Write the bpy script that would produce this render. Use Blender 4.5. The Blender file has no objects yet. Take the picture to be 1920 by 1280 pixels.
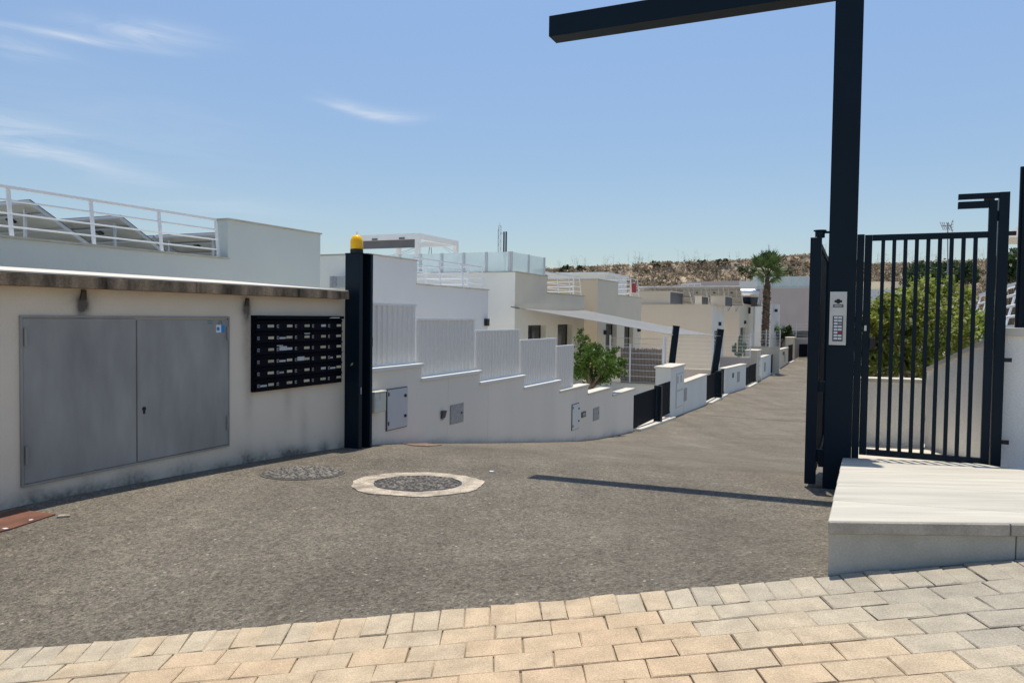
import bpy, bmesh, math, random
import numpy as np
from mathutils import Vector, Matrix, noise
random.seed(7); rng = np.random.default_rng(7)
scene = bpy.context.scene
col = scene.collection

# ------------------------------------------------------------------ camera
F = 1400.0                               # focal length in units of a 1920 px wide frame
CAMP = Vector((0, 0, 1.64))
PITCH, ROLL = math.radians(1.96), math.radians(0.75)
RCAM = Matrix.Rotation(math.radians(90) - PITCH, 3, 'X') @ Matrix.Rotation(ROLL, 3, 'Z')
cd = bpy.data.cameras.new('camera'); cam = bpy.data.objects.new('camera', cd); col.objects.link(cam)
cd.sensor_width = 36; cd.lens = 36 * F / 1920; cd.clip_start = 0.05; cd.clip_end = 6000
cam.matrix_world = Matrix.Translation(CAMP) @ RCAM.to_4x4()
scene.camera = cam

# ------------------------------------------------------------------ light, sky, exposure
SUN_AZ, SUN_EL = math.atan2(0.17, 0.91), math.radians(77.5)     # azimuth from +Y towards +X
sd = bpy.data.lights.new('sun', 'SUN'); sun = bpy.data.objects.new('sun', sd); col.objects.link(sun)
sd.energy = 4.3; sd.angle = math.radians(0.5); sd.color = (1.0, 0.93, 0.81)
sdir = Vector((math.sin(SUN_AZ) * math.cos(SUN_EL), math.cos(SUN_AZ) * math.cos(SUN_EL), math.sin(SUN_EL)))
sun.rotation_euler = sdir.to_track_quat('Z', 'Y').to_euler(); sun.location = (0, 0, 60)
scene.view_settings.view_transform = 'Standard'; scene.view_settings.look = 'None'
scene.view_settings.exposure = 0.0; scene.view_settings.gamma = 1.0
scene.view_settings.use_curve_mapping = False
world = bpy.data.worlds.new('World'); scene.world = world; world.use_nodes = True
wn, wl = world.node_tree.nodes, world.node_tree.links
bgn = wn['Background']; bgn.inputs['Strength'].default_value = 0.13
sky = wn.new('ShaderNodeTexSky'); sky.sky_type = 'NISHITA'; sky.sun_disc = False
sky.sun_elevation = SUN_EL; sky.sun_rotation = SUN_AZ
sky.air_density = 1.0; sky.dust_density = 0.35; sky.ozone_density = 1.0; sky.altitude = 50
def wm(op, a, b=None, c=None):
    n = wn.new('ShaderNodeMath'); n.operation = op
    for i, x in enumerate((a, b, c)):
        if x is None: continue
        if isinstance(x, (int, float)): n.inputs[i].default_value = x
        else: wl.new(x, n.inputs[i])
    return n.outputs[0]
tc = wn.new('ShaderNodeTexCoord'); sx = wn.new('ShaderNodeSeparateXYZ'); wl.new(tc.outputs['Generated'], sx.inputs[0])
AZ = wm('ARCTAN2', sx.outputs[0], sx.outputs[1]); EL = wm('ARCSINE', sx.outputs[2])
cxyz = wn.new('ShaderNodeCombineXYZ'); wl.new(AZ, cxyz.inputs[0]); wl.new(wm('MULTIPLY', EL, 7.0), cxyz.inputs[1])
nz = wn.new('ShaderNodeTexNoise'); nz.inputs['Scale'].default_value = 7; nz.inputs['Detail'].default_value = 7; nz.inputs['Roughness'].default_value = 0.62
nz.inputs['Distortion'].default_value = 0.9
wl.new(cxyz.outputs[0], nz.inputs['Vector'])
def wisp(px, py, sxp, syp, tilt, k, bend=0.0):
    a0, e0 = math.atan((px - 960) / F), math.atan((594 + 0.013 * (px - 960) - py) / F) * math.cos(math.atan((px - 960) / F))
    da, de = wm('SUBTRACT', AZ, a0), wm('SUBTRACT', EL, e0)
    de = wm('SUBTRACT', de, wm('MULTIPLY', da, tilt))
    de = wm('SUBTRACT', de, wm('MULTIPLY', wm('MULTIPLY', da, da), bend))
    q = wm('ADD', wm('POWER', wm('ABSOLUTE', wm('DIVIDE', da, sxp / F)), 2.0), wm('POWER', wm('ABSOLUTE', wm('DIVIDE', de, syp / F)), 2.0))
    return wm('MULTIPLY', wm('POWER', 2.718, wm('MULTIPLY', q, -1.0)), k)
tot = None
for w in ((265, 65, 95, 17, 0.02, 1.0), (150, 76, 130, 6, 0.0, 1.0), (30, 92, 60, 16, 0, .7), (705, 221, 70, 10, -0.12, 1.1, 2.2), (640, 208, 50, 5, -.2, .7),
          (30, 245, 100, 22, -0.05, .8), (120, 300, 140, 16, -0.18, .9), (10, 268, 60, 8, -0.1, .6), (250, 240, 200, 60, -.1, .22), (420, 390, 160, 20, -.05, .3)):
    x = wisp(*w); tot = x if tot is None else wm('ADD', tot, x)
nsh = wm('MULTIPLY', wm('SUBTRACT', nz.outputs['Fac'], 0.30), 2.4)
cl = wm('MINIMUM', wm('MAXIMUM', wm('MULTIPLY', wm('MULTIPLY', tot, nsh), 0.62), 0.0), 0.8)
hsv = wn.new('ShaderNodeHueSaturation'); hsv.inputs['Saturation'].default_value = 1.01; hsv.inputs['Value'].default_value = 1.0
wl.new(sky.outputs[0], hsv.inputs['Color'])
mrs = wn.new('ShaderNodeMapRange'); wl.new(EL, mrs.inputs[0])
for i_, v_ in enumerate((.06, .40, .76, 1.17)): mrs.inputs[i_ + 1].default_value = v_
wl.new(mrs.outputs[0], hsv.inputs['Value'])
mx = wn.new('ShaderNodeMix'); mx.data_type = 'RGBA'
wl.new(cl, mx.inputs[0]); wl.new(hsv.outputs[0], mx.inputs[6]); mx.inputs[7].default_value = (6.0, 6.4, 6.9, 1)
wl.new(mx.outputs[2], bgn.inputs['Color'])

# ------------------------------------------------------------------ frames and pixel helpers
TH = math.radians(24.7)
U = Vector((math.sin(TH), math.cos(TH), 0))        # along the street, away from the camera
V = Vector((-math.cos(TH), math.sin(TH), 0))       # across it, to the left
Z = Vector((0, 0, 1))
def S(s, c, z=0.0): return U * s + V * c + Z * z
def ray(px, py): return RCAM @ Vector(((px - 960) / F, (640 - py) / F, -1))
def at(px, py, Y): d = ray(px, py); return CAMP + d * (Y / d.y)
def onC(px, py, c): d = ray(px, py); return CAMP + d * (c / d.dot(V))
def onS(px, py, s): d = ray(px, py); return CAMP + d * (s / d.dot(U))
def sc(p): return p.dot(U), p.dot(V)
PS = [(-200, .14), (2.5, .13), (3.5, .12), (5.5, .06), (7.7, -.05), (8.3, -.09), (11.35, -.545), (13.2, -.81), (17.1, -1.36), (21.4, -1.72),
      (26.2, -1.91), (33, -2.14), (43.6, -2.2), (54.8, -2.2), (66, -1.8), (80, -1.5), (5000, -1.5)]
PX = np.array([p[0] for p in PS]); PZ = np.array([p[1] for p in PS])
def prof(s):
    return float(sum(np.interp(s + k, PX, PZ) for k in (-1, -.5, 0, .5, 1)) / 5)
YE = 3.4
def plane(x): return 0.314 + 0.104 * max(-9, min(9, x))
def G(x, y):
    if y <= YE: return plane(x)
    s = x * U.x + y * U.y; c = x * V.x + y * V.y
    q = min(1, (y - YE) / 2.5); t = 1 - (1 - q) ** 1.7
    lat = .015 * max(0, min(7, 5.9 - c)) * max(0, min(1, (22 - s) / 12))
    return plane(x) * (1 - t) + (prof(s) + lat) * t
def gnd(px, py):
    d = ray(px, py); t0 = 1.5
    for i in range(4000):
        t = t0 + 0.02
        p = CAMP + d * t
        if p.z < G(p.x, p.y): return p
        t0 = t
    return p

# ------------------------------------------------------------------ materials
M = {}
def nn(t, n): return t.nodes.new(n)
def mk(name, base, rough=0.7, var=0.08, scale=3.0, bump=0.0, bscale=120.0, metal=0.0, grain=0.0, gscale=300.0, spec=0.4, rnd=0.0, tint=None, stretch=None, detail=4):
    m = bpy.data.materials.new(name); m.use_nodes = True; t = m.node_tree; L = t.links
    b = t.nodes['Principled BSDF']
    b.inputs['Roughness'].default_value = rough; b.inputs['Metallic'].default_value = metal
    b.inputs['Specular IOR Level'].default_value = spec
    g = nn(t, 'ShaderNodeNewGeometry')
    vec = g.outputs['Position']
    if stretch:
        mp = nn(t, 'ShaderNodeMapping'); mp.inputs['Scale'].default_value = stretch; L.new(vec, mp.inputs[0]); vec = mp.outputs[0]
    n1 = nn(t, 'ShaderNodeTexNoise'); n1.inputs['Scale'].default_value = scale; n1.inputs['Detail'].default_value = detail; L.new(vec, n1.inputs['Vector'])
    cr = nn(t, 'ShaderNodeValToRGB'); L.new(n1.outputs['Fac'], cr.inputs[0])
    lo = tuple(x * (1 - var) for x in base); hi = tuple(min(1, x * (1 + var)) for x in (tint or base))
    cr.color_ramp.elements[0].position = .3; cr.color_ramp.elements[1].position = .7
    cr.color_ramp.elements[0].color = (*lo, 1); cr.color_ramp.elements[1].color = (*hi, 1)
    c = cr.outputs[0]
    if grain:
        n2 = nn(t, 'ShaderNodeTexNoise'); n2.inputs['Scale'].default_value = gscale; n2.inputs['Detail'].default_value = 2; L.new(g.outputs['Position'], n2.inputs['Vector'])
        mm = nn(t, 'ShaderNodeMix'); mm.data_type = 'RGBA'; mm.blend_type = 'MULTIPLY'; mm.inputs[0].default_value = 1
        rr = nn(t, 'ShaderNodeValToRGB'); L.new(n2.outputs['Fac'], rr.inputs[0])
        rr.color_ramp.elements[0].position = .3; rr.color_ramp.elements[1].position = .7
        rr.color_ramp.elements[0].color = (1 - grain,) * 3 + (1,); rr.color_ramp.elements[1].color = (1 + grain,) * 3 + (1,)
        L.new(c, mm.inputs[6]); L.new(rr.outputs[0], mm.inputs[7]); c = mm.outputs[2]
    if rnd:
        oi = nn(t, 'ShaderNodeObjectInfo'); hs = nn(t, 'ShaderNodeHueSaturation')
        mr = nn(t, 'ShaderNodeMapRange'); mr.inputs[3].default_value = 1 - rnd; mr.inputs[4].default_value = 1 + rnd
        L.new(oi.outputs['Random'], mr.inputs[0]); L.new(mr.outputs[0], hs.inputs['Value']); L.new(c, hs.inputs['Color']); c = hs.outputs[0]
    L.new(c, b.inputs['Base Color'])
    if bump:
        n3 = nn(t, 'ShaderNodeTexNoise'); n3.inputs['Scale'].default_value = bscale; n3.inputs['Detail'].default_value = 3; L.new(g.outputs['Position'], n3.inputs['Vector'])
        bp = nn(t, 'ShaderNodeBump'); bp.inputs['Strength'].default_value = bump; bp.inputs['Distance'].default_value = 0.01
        L.new(n3.outputs['Fac'], bp.inputs['Height']); L.new(bp.outputs[0], b.inputs['Normal'])
    M[name] = m; return m
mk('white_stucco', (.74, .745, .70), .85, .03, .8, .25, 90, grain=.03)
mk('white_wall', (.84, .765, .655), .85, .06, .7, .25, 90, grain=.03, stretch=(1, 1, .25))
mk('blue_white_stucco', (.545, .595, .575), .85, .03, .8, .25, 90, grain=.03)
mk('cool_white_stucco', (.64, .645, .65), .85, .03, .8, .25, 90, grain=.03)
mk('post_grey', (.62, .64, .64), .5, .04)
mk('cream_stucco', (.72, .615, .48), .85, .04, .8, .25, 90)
mk('bounce_lit_white_stucco', (.92, .89, .79), .85, .03, .8, .25, 90, grain=.03)  # white side walls, lightened to include light bounced off the neighbouring house
mk('pale_tile', (.76, .73, .66), .8, .08, 2, .1, 40)
mk('navy_gate', (.004, .009, .017), .6, .1, 4, spec=.05)
mk('grey_stucco', (.65, .595, .48), .85, .04, .8, .25, 90)
mk('beige_stucco', (.76, .625, .44), .85, .04, .8, .25, 90)
mk('taupe_stucco', (.50, .44, .41), .85, .04, .8, .25, 90)
mk('pale_stone', (.66, .62, .53), .7, .08, 5, .15, 60, grain=.06)
mk('dark_grey_paint', (.085, .09, .10), .6, .06)
mk('navy_metal', (.0045, .0135, .024), .45, .10, 2.5, .02, 200, spec=.16)
mk('navy_dull', (.0022, .0035, .009), .5, .12, 4, spec=.07)
mk('black_plastic', (.012, .012, .014), .5, .05)
mk('white_metal', (.80, .81, .81), .4, .03, 3)
mk('slat_paint', (.83, .79, .73), .5, .02, .6)
mk('aluminium', (.48, .49, .50), .4, .05, 6, metal=.5)
mk('panel_back', (.36, .34, .30), .6, .06, 3)
mk('panel_glass', (.015, .02, .045), .15, .1, 3, spec=.6)
mk('window_frame', (.010, .013, .018), .4, .05)
mk('galvanised', (.36, .36, .37), .5, .22, 25, .02, metal=.3, grain=.08)
mk('cabinet_paint', (.54, .545, .55), .55, .03, 3)
mk('meter_paint', (.60, .59, .50), .6, .03)
mk('concrete_grey', (.46, .445, .39), .85, .14, 3, .25, 80, grain=.10, gscale=160)
mk('slab_stone', (.535, .50, .42), .75, .15, 2.2, .12, 90, grain=.06, rnd=.05, gscale=220, stretch=(.55, 3.5, 1), detail=8)
mk('slab_edge', (.42, .38, .32), .9, .20, 9, .35, 60, grain=.15, gscale=200)
mk('rust_red', (.165, .072, .045), .85, .25, 6, .2, 80, grain=.18)
mk('sand_joint', (.30, .25, .18), .95, .3, 12, .3, 200, grain=.3)
mk('rust_faded', (.21, .135, .10), .9, .25, 9, .3, 80, grain=.25)
mk('ring_concrete', (.44, .375, .29), .9, .42, 7, .4, 60, grain=.3, gscale=60)
mk('lid_stone', (.17, .152, .13), .85, .35, 30, .3, 90, grain=.25, rnd=.35)
mk('lid_iron', (.06, .06, .062), .7, .3, 20)
mk('amber', (1.0, .52, .0), .25, .03)
mk('silver_plate', (.60, .60, .57), .4, .04, 8, metal=.3)
mk('name_card', (.50, .46, .31), .7, .12, 30, rnd=.2)
mk('paper_white', (.75, .76, .78), .7, .05)
mk('note_paper', (.50, .51, .53), .7, .06)
mk('sticker_blue', (.03, .25, .55), .5, .03)
mk('sticker_green', (.05, .22, .18), .5, .03)
mk('red_cloth', (.45, .05, .06), .8, .1)
mk('bark', (.16, .12, .085), .9, .3, 14, .5, 60)
mk('palm_bark', (.19, .13, .085), .95, .4, 9, .6, 30, grain=.3, gscale=40)
mk('reed', (.30, .225, .165), .9, .35, 9, .5, 50, stretch=(14, 14, .8))
mk('hill_soil', (.33, .26, .18), .95, .5, .5, .6, 3, grain=.35, gscale=2.2)
mk('hill_rock', (.40, .33, .24), .9, .25, .8, .4, 4, rnd=.2)
mk('ground_soil', (.42, .37, .30), .95, .15, .3, .2, 10)
mk('tile_floor', (.66, .61, .51), .8, .08, 2, .1, 40)
mk('car_paint', (.03, .04, .045), .25, .05, spec=.6)
mk('tank_steel', (.72, .73, .74), .22, .03, metal=.7)
mk('blind_fabric', (.14, .14, .15), .9, .05)
mk('dry_stalk', (.34, .31, .26), .9, .25, 2)
mk('canopy_cloth', (.35, .34, .32), .9, .05)
def leafmat(name, a, b, scale=6, trans=.35):
    m = mk(name, a, .5, 0, scale, tint=b, spec=.35); t = m.node_tree; L = t.links
    t.nodes['Color Ramp'].color_ramp.elements[0].color = (*a, 1); t.nodes['Color Ramp'].color_ramp.elements[1].color = (*b, 1)
    bs = t.nodes['Principled BSDF']; tr = nn(t, 'ShaderNodeBsdfTranslucent'); ms = nn(t, 'ShaderNodeMixShader'); ms.inputs[0].default_value = trans
    L.new(t.nodes['Color Ramp'].outputs[0], tr.inputs['Color'])
    L.new(bs.outputs[0], ms.inputs[1]); L.new(tr.outputs[0], ms.inputs[2]); L.new(ms.outputs[0], t.nodes['Material Output'].inputs['Surface'])
leafmat('leaf_citrus', (.045, .10, .012), (.13, .22, .03), 5)
leafmat('leaf_hedge', (.15, .22, .03), (.46, .52, .10), 4, .5)
leafmat('leaf_yellow', (.28, .22, .04), (.40, .30, .09), 6)
leafmat('leaf_pale', (.45, .48, .28), (.60, .60, .42), 6, .45)
leafmat('leaf_dark', (.025, .055, .018), (.07, .11, .035), 1.5)
leafmat('leaf_palm', (.05, .09, .028), (.12, .18, .06), 3)
leafmat('leaf_cactus', (.05, .10, .03), (.10, .16, .05), 4, .05)
leafmat('scrub', (.26, .20, .135), (.54, .45, .325), .6, .25)
leafmat('scrub_green', (.16, .135, .09), (.33, .28, .19), .5, .2)
leafmat('sail_cloth', (.33, .33, .315), (.36, .36, .345), 1.0, .25)

TH_A = math.radians(24.7)
def asphalt():
    m = bpy.data.materials.new('asphalt'); m.use_nodes = True; t = m.node_tree; L = t.links; b = t.nodes['Principled BSDF']
    g = nn(t, 'ShaderNodeNewGeometry'); P = g.outputs['Position']
    def noi(sc_, det, ro=.5):
        n = nn(t, 'ShaderNodeTexNoise'); n.inputs['Scale'].default_value = sc_; n.inputs['Detail'].default_value = det; n.inputs['Roughness'].default_value = ro
        L.new(P, n.inputs['Vector']); return n.outputs['Fac']
    def ramp(f, stops):
        r = nn(t, 'ShaderNodeValToRGB'); L.new(f, r.inputs[0]); e = r.color_ramp.elements
        e[0].position, e[0].color = stops[0][0], (*stops[0][1], 1); e[1].position, e[1].color = stops[-1][0], (*stops[-1][1], 1)
        for p, c in stops[1:-1]:
            k = e.new(p); k.color = (*c, 1)
        return r.outputs[0]
    def mul(a, bb, f=1.0, mode='MULTIPLY'):
        x = nn(t, 'ShaderNodeMix'); x.data_type = 'RGBA'; x.blend_type = mode
        if isinstance(f, float): x.inputs[0].default_value = f
        else: L.new(f, x.inputs[0])
        L.new(a, x.inputs[6]); L.new(bb, x.inputs[7]); return x.outputs[2]
    c = ramp(noi(.55, 5, .6), [(.30, (.144, .126, .100)), (.5, (.183, .161, .128)), (.72, (.224, .198, .157))])
    c = mul(c, ramp(noi(6, 4, .6), [(.3, (.88,) * 3), (.7, (1.12,) * 3)]))
    c = mul(c, ramp(noi(95, 3, .7), [(.30, (.50,) * 3), (.5, (1.0,) * 3), (.68, (1.5, 1.47, 1.42))]))
    c = mul(c, ramp(noi(30, 4, .75), [(.32, (.62,) * 3), (.5, (1.0,) * 3), (.68, (1.36,) * 3)]))
    mp = nn(t, 'ShaderNodeMapping'); mp.inputs['Rotation'].default_value = (0, 0, TH_A); mp.inputs['Scale'].default_value = (1.5, .16, 1); L.new(P, mp.inputs[0])
    ns = nn(t, 'ShaderNodeTexNoise'); ns.inputs['Scale'].default_value = 1.3; ns.inputs['Detail'].default_value = 4; L.new(mp.outputs[0], ns.inputs['Vector'])
    c = mul(c, ramp(ns.outputs['Fac'], [(.3, (.89,) * 3), (.7, (1.10, 1.095, 1.08))]))
    v = nn(t, 'ShaderNodeTexVoronoi'); v.inputs['Scale'].default_value = 24; L.new(P, v.inputs['Vector'])
    chip = ramp(v.outputs['Distance'], [(.0, (1,) * 3), (.17, (1,) * 3), (.24, (0,) * 3)])
    sel = nn(t, 'ShaderNodeSeparateColor'); L.new(v.outputs['Color'], sel.inputs[0])
    gt = nn(t, 'ShaderNodeMath'); gt.operation = 'GREATER_THAN'; L.new(sel.outputs[0], gt.inputs[0]); gt.inputs[1].default_value = .945
    mm = nn(t, 'ShaderNodeMath'); mm.operation = 'MULTIPLY'; L.new(gt.outputs[0], mm.inputs[0]); L.new(chip, mm.inputs[1])
    white = nn(t, 'ShaderNodeRGB'); white.outputs[0].default_value = (.48, .43, .36, 1)
    c = mul(c, white.outputs[0], mm.outputs[0], 'MIX')
    v2 = nn(t, 'ShaderNodeTexVoronoi'); v2.inputs['Scale'].default_value = 58; L.new(P, v2.inputs['Vector']); s2_ = nn(t, 'ShaderNodeSeparateColor'); L.new(v2.outputs['Color'], s2_.inputs[0])
    c = mul(c, ramp(s2_.outputs[1], [(0, (.64, .63, .62)), (.3, (.94,) * 3), (.7, (1.03,) * 3), (1, (1.27, 1.26, 1.24))]))
    L.new(c, b.inputs['Base Color']); b.inputs['Roughness'].default_value = .9; b.inputs['Specular IOR Level'].default_value = .3
    bp = nn(t, 'ShaderNodeBump'); bp.inputs['Strength'].default_value = .9; bp.inputs['Distance'].default_value = .018
    L.new(noi(60, 4, .75), bp.inputs['Height']); L.new(bp.outputs[0], b.inputs['Normal']); M['asphalt'] = m
asphalt()
def paver_mat():
    m = bpy.data.materials.new('paver'); m.use_nodes = True; t = m.node_tree; L = t.links; b = t.nodes['Principled BSDF']
    g = nn(t, 'ShaderNodeNewGeometry'); P = g.outputs['Position']; oi = nn(t, 'ShaderNodeObjectInfo')
    # tone of each stone: depends on where it lies (weathering) plus its own chance
    n = nn(t, 'ShaderNodeTexNoise'); n.inputs['Scale'].default_value = .9; n.inputs['Detail'].default_value = 2; L.new(oi.outputs['Location'], n.inputs['Vector'])
    sp = nn(t, 'ShaderNodeSeparateXYZ'); L.new(oi.outputs['Location'], sp.inputs[0])
    def ma(op, a, bb):
        x = nn(t, 'ShaderNodeMath'); x.operation = op
        for i, q in enumerate((a, bb)):
            if isinstance(q, (int, float)): x.inputs[i].default_value = q
            else: L.new(q, x.inputs[i])
        return x.outputs[0]
    dx = ma('MAXIMUM', ma('SUBTRACT', sp.outputs[0], .35), ma('MULTIPLY', ma('SUBTRACT', .35, sp.outputs[0]), .20))
    f = ma('SUBTRACT', 1.0, ma('MULTIPLY', dx, .72))                       # warm clay stones lie in the middle of this strip
    f = ma('SUBTRACT', f, ma('MULTIPLY', ma('SUBTRACT', sp.outputs[1], 2.9), .60))
    f = ma('ADD', f, ma('MULTIPLY', ma('SUBTRACT', oi.outputs['Random'], .5), .40))
    f = ma('ADD', f, ma('MULTIPLY', ma('SUBTRACT', n.outputs['Fac'], .5), .6))
    r = nn(t, 'ShaderNodeValToRGB'); L.new(f, r.inputs[0]); e = r.color_ramp.elements
    e[0].position, e[0].color = 0.0, (.375, .335, .265, 1); e[1].position, e[1].color = 1.0, (.53, .395, .255, 1)
    for p_, c_ in ((.3, (.47, .405, .30, 1)), (.65, (.51, .405, .275, 1))):
        k = e.new(p_); k.color = c_
    c = r.outputs[0]
    for scl, lo, hi in ((9, .84, 1.12), (160, .78, 1.20), (420, .85, 1.15)):
        q = nn(t, 'ShaderNodeTexNoise'); q.inputs['Scale'].default_value = scl; q.inputs['Detail'].default_value = 3; L.new(P, q.inputs['Vector'])
        rr = nn(t, 'ShaderNodeValToRGB'); L.new(q.outputs['Fac'], rr.inputs[0]); rr.color_ramp.elements[0].position = .3; rr.color_ramp.elements[1].position = .7
        rr.color_ramp.elements[0].color = (lo, lo, lo, 1); rr.color_ramp.elements[1].color = (hi, hi, hi, 1)
        x = nn(t, 'ShaderNodeMix'); x.data_type = 'RGBA'; x.blend_type = 'MULTIPLY'; x.inputs[0].default_value = 1
        L.new(c, x.inputs[6]); L.new(rr.outputs[0], x.inputs[7]); c = x.outputs[2]
    L.new(c, b.inputs['Base Color']); b.inputs['Roughness'].default_value = .85; b.inputs['Specular IOR Level'].default_value = .3
    q = nn(t, 'ShaderNodeTexNoise'); q.inputs['Scale'].default_value = 130; q.inputs['Detail'].default_value = 4; L.new(P, q.inputs['Vector'])
    bp = nn(t, 'ShaderNodeBump'); bp.inputs['Strength'].default_value = .35; bp.inputs['Distance'].default_value = .006
    L.new(q.outputs['Fac'], bp.inputs['Height']); L.new(bp.outputs[0], b.inputs['Normal']); M['paver'] = m
paver_mat()
def stain(matname, blobs, col_, noise_scale=9, strength=.9):
    """dirt with a shape of its own: ellipsoids (centre, radii) in the place, broken up by noise"""
    m = M[matname]; t = m.node_tree; L = t.links; b = t.nodes['Principled BSDF']
    src = b.inputs['Base Color'].links[0].from_socket
    g = nn(t, 'ShaderNodeNewGeometry'); tot = None
    def ma(op, a, bb=0.0):
        x = nn(t, 'ShaderNodeMath'); x.operation = op
        for i, q in enumerate((a, bb)):
            if isinstance(q, (int, float)): x.inputs[i].default_value = q
            else: L.new(q, x.inputs[i])
        return x.outputs[0]
    for cen, rad, k in blobs:
        sb = nn(t, 'ShaderNodeVectorMath'); sb.operation = 'SUBTRACT'; L.new(g.outputs['Position'], sb.inputs[0]); sb.inputs[1].default_value = cen
        dv = nn(t, 'ShaderNodeVectorMath'); dv.operation = 'DIVIDE'; L.new(sb.outputs[0], dv.inputs[0]); dv.inputs[1].default_value = rad
        ln = nn(t, 'ShaderNodeVectorMath'); ln.operation = 'LENGTH'; L.new(dv.outputs[0], ln.inputs[0])
        e = ma('MULTIPLY', ma('POWER', 2.718, ma('MULTIPLY', ma('MULTIPLY', ln.outputs['Value'], ln.outputs['Value']), -1.0)), k)
        tot = e if tot is None else ma('ADD', tot, e)
    n = nn(t, 'ShaderNodeTexNoise'); n.inputs['Scale'].default_value = noise_scale; n.inputs['Detail'].default_value = 5; L.new(g.outputs['Position'], n.inputs['Vector'])
    f = ma('MINIMUM', ma('MULTIPLY', tot, ma('ADD', ma('MULTIPLY', n.outputs['Fac'], 1.5), .2)), strength)
    x = nn(t, 'ShaderNodeMix'); x.data_type = 'RGBA'; L.new(f, x.inputs[0]); L.new(src, x.inputs[6]); x.inputs[7].default_value = (*col_, 1)
    L.new(x.outputs[2], b.inputs['Base Color'])
def glassmat(name, colr, alpha, rough):
    m = mk(name, colr, rough, .05, 2, spec=.5); t = m.node_tree
    t.nodes['Principled BSDF'].inputs['Alpha'].default_value = alpha
glassmat('mint_glass', (.84, .96, .94), .60, .25)
glassmat('window_glass', (.02, .025, .03), .95, .08)
glassmat('blue_glass', (.60, .70, .70), .85, .3)
M['amber'].node_tree.nodes['Principled BSDF'].inputs['Subsurface Weight'].default_value = .3

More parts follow.
